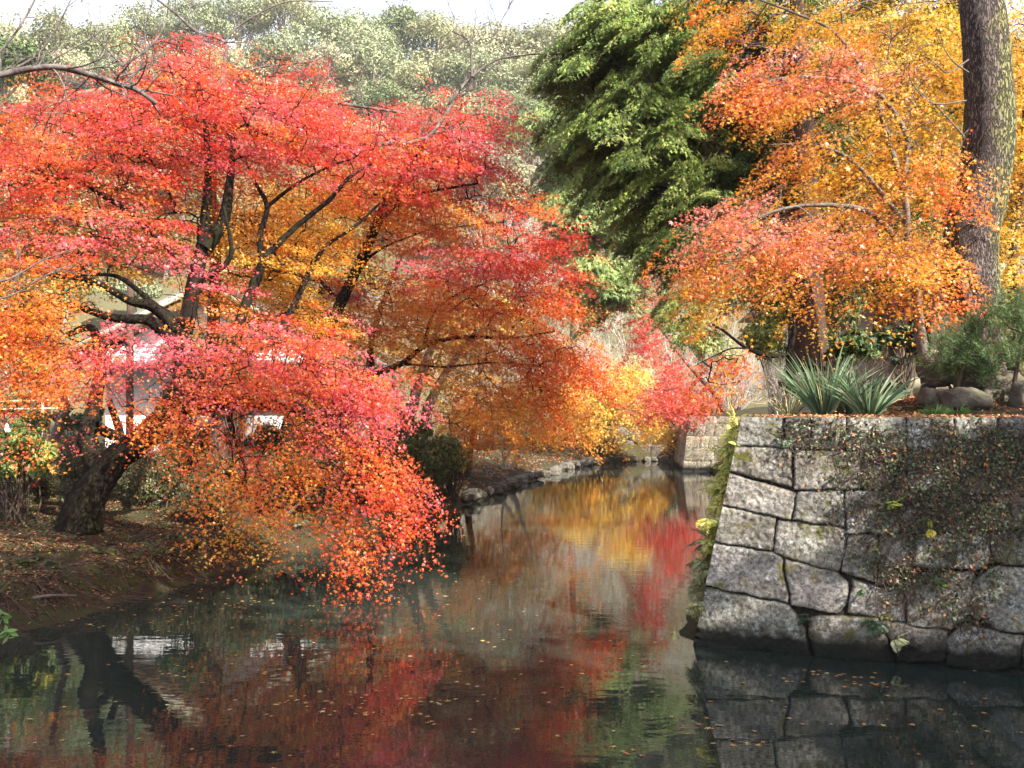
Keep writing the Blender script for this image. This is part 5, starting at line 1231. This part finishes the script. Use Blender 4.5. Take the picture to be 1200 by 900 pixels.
for (px, py, rx, ry, n_) in dens:
    n_ = int(n_ * .5); nc = max(3, n_ // 28); cx = g.normal(px, rx * .55, nc); cy__ = g.normal(py, ry * .6, nc)
    for a, b_ in zip(cx, cy__):
        u0, v0 = px_to_wall(a, b_); m_ = 28
        uu = u0 + g.normal(0, .05, m_); vv = v0 + g.normal(0, .06, m_) - np.abs(g.normal(0, .03, m_)); U_.append(uu); V_2.append(vv)
uu = np.concatenate(U_); vv = np.concatenate(V_2); ok = (vv > .12) & (vv < WT + .01) & (uu > .2); uu, vv = uu[ok], vv[ok]
hh = g.uniform(.005, .05, len(uu)); pos = WA + WW * uu[:, None] + WN * (BAT * vv)[:, None] + np.array([0, 0, 1.0]) * vv[:, None] - WN * hh[:, None]
nr = -WN + g.normal(0, .5, pos.shape) + np.array([0, 0, .35]); tp = g.normal(0, .6, pos.shape) + np.array([0, 0, -.7])
V, Fi = leaves(OVAL * np.array([1.5, 1]), pos, nr, tp, g.uniform(.009, .024, len(pos)), fold=.2)
iv = thing("wall_creeper", "tiny leaved dark creeper with brown runners covering the right half of the near wall", "creeper", WA + WW * 2.5)
mesh_obj("leaves", V, Fi, M_green, iv, col=mix_palette([[(c, w) for c, w in IV]] * len(pos), 1, g, .3))
mb = MB()
for i in range(1500):
    j = g.integers(0, len(uu)); u, v = uu[j], vv[j]; a = g.uniform(0, 6.28); pts = []
    for s in range(7):
        q = WA + WW * u + WN * (BAT * v) + np.array([0, 0, 1.0]) * v - WN * g.uniform(.0, .045); pts.append(q)
        a += g.normal(0, .6); st = .05; u += math.cos(a) * st; v += math.sin(a) * st - .012
        u = max(u, .1); v = min(max(v, .08), WT)
    tube(mb, pts, np.linspace(g.uniform(.003, .006), .0015, 7), 3)
mb.build("stems", noise_mat("brown_runner", [(.06, .035, .028), (.16, .09, .07)], 6, bump=0), iv)
# leaves caught in the creeper
n_ = 240; j = g.integers(0, len(uu), n_); u, v = uu[j] + g.normal(0, .03, n_), vv[j]
v = np.where(g.uniform(size=n_) < .25, g.choice([2.02, 1.62, .95, .45, 2.05], n_) + g.normal(0, .04, n_), v)
q = WA + WW * u[:, None] + WN * (BAT * v)[:, None] + np.array([0, 0, 1.0]) * v[:, None] - WN * g.uniform(.03, .06, n_)[:, None]
V, Fi = leaves(MAPLE3, q, -WN + g.normal(0, .6, q.shape) + np.array([0, 0, .5]), g.normal(size=q.shape), g.uniform(.018, .036, n_), fold=.3)
dry = [((.50, .22, .08), 3), ((.40, .14, .05), 2), ((.60, .36, .16), 2), ((.28, .12, .06), 1.5)]
tag(mesh_obj("fallen_leaves", V, Fi, M_litter, None, col=mix_palette([dry] * n_, 1, g, .2)), "scattered dry orange leaves caught in the creeper of the near wall", "leaves", kind="stuff")

def fern(pos, dirs, n_, L, col, seed, lab, name="fern", group=None, w=.28, arch=.8):
    g = np.random.default_rng(seed); t = thing(name, lab, "fern", pos, group); P_, N_2, T_, S_ = [], [], [], []; mb = MB()
    for i in range(n_):
        d = norm(np.array(dirs) + g.normal(0, .55, 3)); l = L * g.uniform(.6, 1.1); k = 14; p = np.array(pos, float); pts = [p.copy()]
        for s in range(k): p = p + d * l / k; d = norm(d + np.array([0, 0, -arch / k])); pts.append(p.copy())
        pts = np.array(pts); tube(mb, pts[::2], np.linspace(.003, .001, len(pts[::2])), 3)
        sd = norm(np.cross(d, np.array([0, 0, 1.0])) + g.normal(0, .2, 3)); upn = np.cross(sd, d)
        for s in range(2, k + 1):
            ln = l * w * math.sin(min(1, s / k * 1.05 + .12) * math.pi) ** .7 + .006
            for sg in (-1, 1):
                T = norm(sd * sg + d * .5); P_.append(pts[s] + T * ln * .5); N_2.append(upn + g.normal(0, .15, 3)); T_.append(T); S_.append(ln * .52)
    V, Fi = leaves(OVAL * np.array([.6, 1]), np.array(P_), np.array(N_2), np.array(T_), np.array(S_), fold=.1)
    c = np.array(col)[g.integers(0, len(col), len(P_))] * np.exp(g.normal(0, .15, (len(P_), 1)))
    mesh_obj("fronds", V, Fi, M_green, t, col=np.clip(c, 0, .8)); mb.build("stalks", M_bark_brown, t)
FG = [(.08, .14, .06), (.12, .18, .09), (.06, .1, .04)]
def wf(px, py): u, v = px_to_wall(px, py); return WA + WW * u + WN * (BAT * v) + np.array([0, 0, 1.0]) * v - WN * .02
fern(wf(944, 722), -WN + np.array([0, 0, .2]), 9, .16, FG, 1, "green fern growing from the joint at the water end of the wall")
fern(wf(1025, 728), -WN + np.array([0, 0, .3]), 10, .26, FG, 2, "largest green fern low on the near wall")
fern(wf(1048, 748), -WN + WW * .3, 6, .2, [(.5, .5, .25), (.6, .58, .36)], 3, "withered cream fern right above the water on the near wall")
fern(wf(1103, 685), -WN + np.array([0, 0, .5]), 6, .12, [(.10, .26, .05), (.14, .3, .06)], 4, "bright green fern among brown runners on the near wall")
fern(wf(1045, 590), -WN - np.array([0, 0, .1]), 5, .2, [(.30, .33, .05), (.2, .26, .05)], 5, "yellow green fern hanging on the middle of the near wall")
fern(wf(1090, 620), -WN + WW * .2, 5, .15, [(.6, .5, .05), (.55, .42, .06)], 6, "bright yellow fern on the middle of the near wall")
fern(wf(925, 515), -WN + np.array([0, 0, -.3]), 4, .14, FG, 7, "small fern under the coping of the near wall")
fern(wf(1010, 690), -WN, 6, .14, FG, 8, "small green fern left above the largest one")
fern(wf(985, 500), -WN + np.array([0, 0, -.2]), 5, .25, [(.3, .34, .12), (.5, .5, .3)], 9, "pale drooping blades hanging over the wall top below the sword-leaved clumps", arch=2.0, w=.08)

# plants hanging off the canal side of the wall
g = np.random.default_rng(900)
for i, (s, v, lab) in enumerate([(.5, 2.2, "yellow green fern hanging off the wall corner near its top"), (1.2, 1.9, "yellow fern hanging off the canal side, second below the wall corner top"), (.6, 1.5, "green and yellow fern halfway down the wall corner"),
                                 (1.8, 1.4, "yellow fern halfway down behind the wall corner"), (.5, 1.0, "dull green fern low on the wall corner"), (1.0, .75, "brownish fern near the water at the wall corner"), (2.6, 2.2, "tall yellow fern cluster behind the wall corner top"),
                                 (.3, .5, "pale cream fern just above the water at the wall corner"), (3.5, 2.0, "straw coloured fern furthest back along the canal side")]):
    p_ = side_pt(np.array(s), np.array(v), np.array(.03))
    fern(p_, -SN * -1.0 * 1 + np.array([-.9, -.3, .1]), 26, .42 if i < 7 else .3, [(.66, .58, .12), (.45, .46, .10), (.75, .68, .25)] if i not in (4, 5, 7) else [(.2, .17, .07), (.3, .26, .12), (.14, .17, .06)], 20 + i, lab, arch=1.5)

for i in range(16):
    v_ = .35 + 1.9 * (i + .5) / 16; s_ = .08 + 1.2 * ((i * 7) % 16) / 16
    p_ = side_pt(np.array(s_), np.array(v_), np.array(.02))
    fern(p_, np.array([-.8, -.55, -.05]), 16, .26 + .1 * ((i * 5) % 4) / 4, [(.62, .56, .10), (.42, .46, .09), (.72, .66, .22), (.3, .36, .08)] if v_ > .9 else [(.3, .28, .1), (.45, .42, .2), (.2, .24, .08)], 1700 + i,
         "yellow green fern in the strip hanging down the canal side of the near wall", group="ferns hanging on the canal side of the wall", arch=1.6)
# ferns and roots on the left bank
g = np.random.default_rng(950)
edgeL = np.array([(-6.4, 9.2), (-5.5, 10.6), (-4.75, 13.5), (-3.9, 17.2), (-2.9, 19.5), (-1.9, 22)])
def on_edge(f): i = min(len(edgeL) - 2, int(f)); return edgeL[i] * (1 - f + i) + edgeL[i + 1] * (f - i), norm(np.array([edgeL[i + 1][1] - edgeL[i][1], -(edgeL[i + 1][0] - edgeL[i][0])]))
t = thing("exposed_roots", "tangle of thin dark roots hanging over the eroded edge of the left bank", "roots", (-5, 13, 0)); mb = MB()
for i in range(420):
    q, nn_ = on_edge(g.uniform(0, 4.99)); q = q - nn_ * g.uniform(.1, .9); a = np.array([q[0], q[1], float(ground_z(np.array([q[0]]), np.array([q[1]]))[0]) + .01])
    pts = [a]; d_ = np.array([nn_[0], nn_[1], .05]) + g.normal(0, .5, 3) * np.array([1, 1, .3])
    for s_ in range(6):
        p2 = pts[-1] + norm(d_) * .08; z_ = float(ground_z(np.array([p2[0]]), np.array([p2[1]]))[0]); p2[2] = max(z_ + .012, p2[2] - .09, .0); pts.append(p2); d_ += g.normal(0, .3, 3) * np.array([1, 1, .2])
    tube(mb, pts, np.linspace(g.uniform(.005, .014), .003, 7), 4)
mb.build("roots", M_bark_brown, t)
for i in range(16):
    q, nn_ = on_edge(.3 + i * .29 + g.uniform(-.1, .1)); q = q - nn_ * g.uniform(.15, .5)
    blades("grass_tuft", 600 + q[0] / q[1] * F, 600, q[1], 26, .26, "dark wispy grass tuft hanging over the edge of the left bank, one of a row", 1500 + i, [(.05, .06, .02), (.12, .10, .04), (.07, .09, .03)], .010, 1.3, arch=.9, group="grass tufts along the left bank")
g = np.random.default_rng(951)
def gz1(x, y): return float(ground_z(np.array([x]), np.array([y]))[0])
bank_spots = [(120, 665, 13.9), (180, 660, 14.4), (150, 675, 13.6), (225, 655, 15), (60, 690, 12.7), (260, 645, 15.8), (300, 640, 16.8), (40, 672, 13.2), (20, 690, 12.5), (200, 645, 15), (345, 625, 18), (400, 615, 19.5)]
for i, (px, py, d) in enumerate(bank_spots):
    p_ = P(px, py, d); p_[2] = gz1(p_[0], p_[1])
    fern(p_, np.array([.5, -.6, .6]), 10, .34, [(.05, .08, .025), (.08, .11, .035), (.10, .09, .04)], 960 + i, "dark fern drooping over the leafy edge of the left bank, one of a row", group="ferns along the left bank", arch=1.4)
t = thing("fallen_branch", "pale bare branch lying at the water edge at the far left", "branch", P(20, 705, 11.6))
mb = MB(); tube(mb, catmull([P(-20, 722, 11.3), P(10, 712, 11.3), P(35, 702, 11.4), P(60, 698, 11.5), P(90, 698, 11.8)], 6), np.linspace(.03, .010, 25), 8, .2, 1)
tube(mb, catmull([P(35, 702, 11.4), P(25, 690, 11.5), P(12, 684, 11.6)], 5), np.linspace(.010, .003, 11), 5); mb.build("wood", M_bark_grey, t, smooth=True)
# near green sprig at the left edge, on a rhododendron stem rooted outside the picture
sp = P(-60, 900, 7.2); sp = P(-90, 760, 8.2); sp[2] = gz1(sp[0], sp[1])
t = thing("laurel_sprig", "bright green leafy sprig poking in at the left edge over the water", "plant", sp)
mb = MB(); e1 = P(3, 722, 8.0); tube(mb, catmull([sp, P(-50, 700, 8.1), P(-20, 722, 8.0), e1], 6), np.linspace(.012, .004, 19), 5)
e2 = P(10, 742, 7.9); tube(mb, catmull([P(-20, 722, 8.0), P(-6, 735, 7.95), e2], 6), np.linspace(.006, .003, 13), 5); mb.build("stem", M_bark_grey, t, smooth=True)
g = np.random.default_rng(5); pc, tpz = [], []
for e in (e1, e2):
    for a in np.linspace(0, 6.28, 8)[:-1]: dd = norm(np.array([math.cos(a), -.3, math.sin(a) * .7])); pc.append(e + dd * .045); tpz.append(dd)
V, Fi = leaves(OVAL, np.array(pc), np.array([0, -.5, .8]) + g.normal(0, .35, (len(pc), 3)), np.array(tpz), np.full(len(pc), .05), fold=.25)
mesh_obj("leaves", V, Fi, M_green, t, col=np.array([.16, .30, .06]) * np.exp(g.normal(0, .15, (len(pc), 1))))

# stones edging the sunny bend of the bank
M_edge = noise_mat("pale_bank_stone", [(.03, .028, .022), (.17, .15, .13), (.05, .055, .02)], 5, rough=.9, bump=.5)
edge = [(-1.35, 25.8), (0, 32.5), (1.0, 37), (2.2, 42), (4.1, 47.6), (6, 49.6), (12.5, 50)]
cum = [0]; 
for a, b_ in zip(edge[:-1], edge[1:]): cum.append(cum[-1] + math.dist(a, b_))
g = np.random.default_rng(44); s = .3; k_ = 0
while s < cum[-1]:
    i = max(j for j in range(len(cum)) if cum[j] <= s); i = min(i, len(edge) - 2); f = (s - cum[i]) / (cum[i + 1] - cum[i])
    x = edge[i][0] * (1 - f) + edge[i + 1][0] * f + g.normal(0, .08); y = edge[i][1] * (1 - f) + edge[i + 1][1] * f + g.normal(0, .08)
    r_ = g.uniform(.07, .22) * (1.25 if y > 44 else 1); px = 600 + x / y * F; py = HY - (g.uniform(.05, .2) - H) / y * F
    rock(px, py, y, r_ * 1.2, r_, r_ * .8, 50 + k_, "rough pale stone in the row edging the far left bank at the waterline", M_edge, "stone", "stones along the bank", name="bank_stone")
    s += r_ * g.uniform(2.0, 4.5); k_ += 1
for i, (px, py, r_) in enumerate([(700, 520, .5), (712, 530, .4), (730, 525, .55), (742, 513, .45), (755, 528, .4), (770, 530, .45), (785, 530, .4), (725, 508, .4)]):
    rock(px, py, 50.3, r_, r_ * .7, r_ * .8, 150 + i, "grey boulder piled in the far bank under the yellow sprays", M_edge, "boulder", "boulders in the far bank", name="boulder")

# ------------------------------------------------------------------ fallen leaves
def litter(n_, xr, yr, cols, seed, size, cond=None, name="fallen_leaves"):
    g = np.random.default_rng(seed); x = g.uniform(*xr, n_); y = g.uniform(*yr, n_)
    c = poly_sd(CANAL, x, y); keep = c > .05
    keep &= np.array([noise.noise(Vector((a * .9, b_ * .9, seed))) for a, b_ in zip(x, y)]) + g.normal(0, .25, n_) > -.15
    if cond is not None: keep &= cond(x, y)
    x, y = x[keep], y[keep]; z = ground_z(x, y) + g.uniform(.01, .03, len(x))
    pos = np.stack([x, y, z], -1)
    V, Fi = leaves(MAPLE3, pos, np.array([0, 0, 1.]) + g.normal(0, .3, pos.shape), g.normal(size=pos.shape), size * np.exp(g.normal(0, .2, len(x))), fold=.25)
    tag(mesh_obj(name, V, Fi, M_litter, None, col=mix_palette([cols] * len(x), 1, g, .2)), kind="stuff")
lit1 = [((.30, .14, .06), 3), ((.20, .08, .04), 3), ((.48, .30, .12), 1.0), ((.10, .05, .03), 3)]
lit2 = [((.50, .26, .17), 3), ((.55, .33, .24), 2), ((.42, .16, .08), 2)]
litter(80000, (-11, -2), (9, 22), lit1, 61, .031)
def weeds(n_, xr, yr, seed, size, cols):
    g = np.random.default_rng(seed); x = g.uniform(*xr, n_); y = g.uniform(*yr, n_)
    k = (poly_sd(CANAL, x, y) > .05) & (np.array([noise.noise(Vector((a * 1.3, b_ * 1.3, seed))) for a, b_ in zip(x, y)]) + g.normal(0, .12, n_) > .18)
    x, y = x[k], y[k]; pos = np.stack([x, y, ground_z(x, y) + g.uniform(.01, .09, len(x))], -1)
    V, Fi = leaves(OVAL, pos, np.array([0, -.3, .8]) + g.normal(0, .5, pos.shape), g.normal(size=pos.shape) + np.array([0, 0, .5]), size * np.exp(g.normal(0, .3, len(x))), fold=.2)
    tag(mesh_obj("ground_cover", V, Fi, M_green, None, col=mix_palette([cols] * len(x), 1, g, .25)), kind="stuff")
weeds(40000, (-11, -2), (9, 24), 71, .026, [((.05, .085, .025), 3), ((.09, .12, .03), 2), ((.14, .14, .04), 1)])
weeds(9000, (-6, 6), (24, 52), 72, .05, [((.09, .12, .03), 2), ((.16, .16, .05), 1)])
litter(30000, (-6, 6), (22, 52), lit2, 62, .055)
inT = lambda x, y: (poly_sd(TERR, x, y) < -.02)
litter(9000, (2.5, 9), (9, 16), [((.45, .18, .06), 3), ((.55, .28, .12), 2), ((.3, .12, .05), 2)], 63, .032, inT)
# on the wall top
g = np.random.default_rng(64); n_ = 2600; u = g.uniform(.5, LW, n_); w_ = g.uniform(.0, 1.3, n_)
ok = (u > 1.0) | (g.uniform(size=n_) < .4); u, w_ = u[ok], w_[ok]
pos = WA + WW * u[:, None] + WN * (BAT * WT + w_)[:, None] + np.array([0, 0, 1.]) * (WT + g.uniform(.0, .03, len(u)))[:, None]
V, Fi = leaves(MAPLE3, pos, np.array([0, -.3, 1.]) + g.normal(0, .4, pos.shape), g.normal(size=pos.shape), g.uniform(.018, .034, len(u)), fold=.3)
tag(mesh_obj("fallen_leaves", V, Fi, M_litter, None, col=mix_palette([dry] * len(u), 1, g, .2)), kind="stuff")
# afloat
g = np.random.default_rng(65); FX = []
def on_water(px, py): d = H * F / (py - HY); return ((px - 600) / F * d, d)
for (px, py, sx_, sy_, n_) in [(385, 822, 45, 8, 34), (495, 825, 14, 8, 14), (325, 788, 14, 4, 9), (200, 790, 12, 3, 7), (975, 790, 22, 3, 14), (905, 795, 22, 3, 6), (1010, 800, 18, 4, 12), (880, 872, 14, 3, 6), (745, 883, 6, 5, 5), (835, 855, 8, 3, 4), (640, 770, 60, 40, 12),
                               (400, 740, 200, 50, 60), (600, 820, 300, 50, 60), (1000, 850, 150, 35, 22), (250, 700, 60, 10, 30), (120, 730, 60, 6, 26), (300, 850, 200, 30, 20), (780, 588, 30, 3, 60), (740, 570, 60, 12, 90), (775, 600, 20, 8, 40), (520, 650, 80, 25, 60), (200, 712, 80, 5, 30)]:
    for _ in range(n_): FX.append(on_water(g.normal(px, sx_), max(550, g.normal(py, sy_))))
FX = np.array(FX); FX = FX[poly_sd(CANAL, FX[:, 0], FX[:, 1]) < -.08]
pos = np.column_stack([FX, np.full(len(FX), .006)])
V, Fi = leaves(MAPLE, pos, np.array([0, 0, 1.]) + g.normal(0, .05, pos.shape), g.normal(size=pos.shape), g.uniform(.026, .05, len(pos)), fold=.1)
tag(mesh_obj("floating_leaves", V, Fi, M_litter, None, col=mix_palette([[((.62, .36, .10), 3), ((.55, .22, .08), 2), ((.6, .45, .2), 1)]] * len(pos), 1, g, .2)), "small yellow and orange leaves drifting on the dark water", "leaves", kind="stuff")

# ------------------------------------------------------------------ autumn haze
m, n, N, L = new_mat("haze")
pv = N.new("ShaderNodeVolumePrincipled"); pv.inputs["Color"].default_value = (.93, .95, 1.0, 1); pv.inputs["Density"].default_value = .00045; pv.inputs["Anisotropy"].default_value = .2
o = N.new("ShaderNodeOutputMaterial"); L.new(pv.outputs[0], o.inputs["Volume"])
mb = MB(); mb.box(-262, 262, -82, 424, -2.2, 85); hz = mb.build("haze", m); tag(hz, kind="stuff")
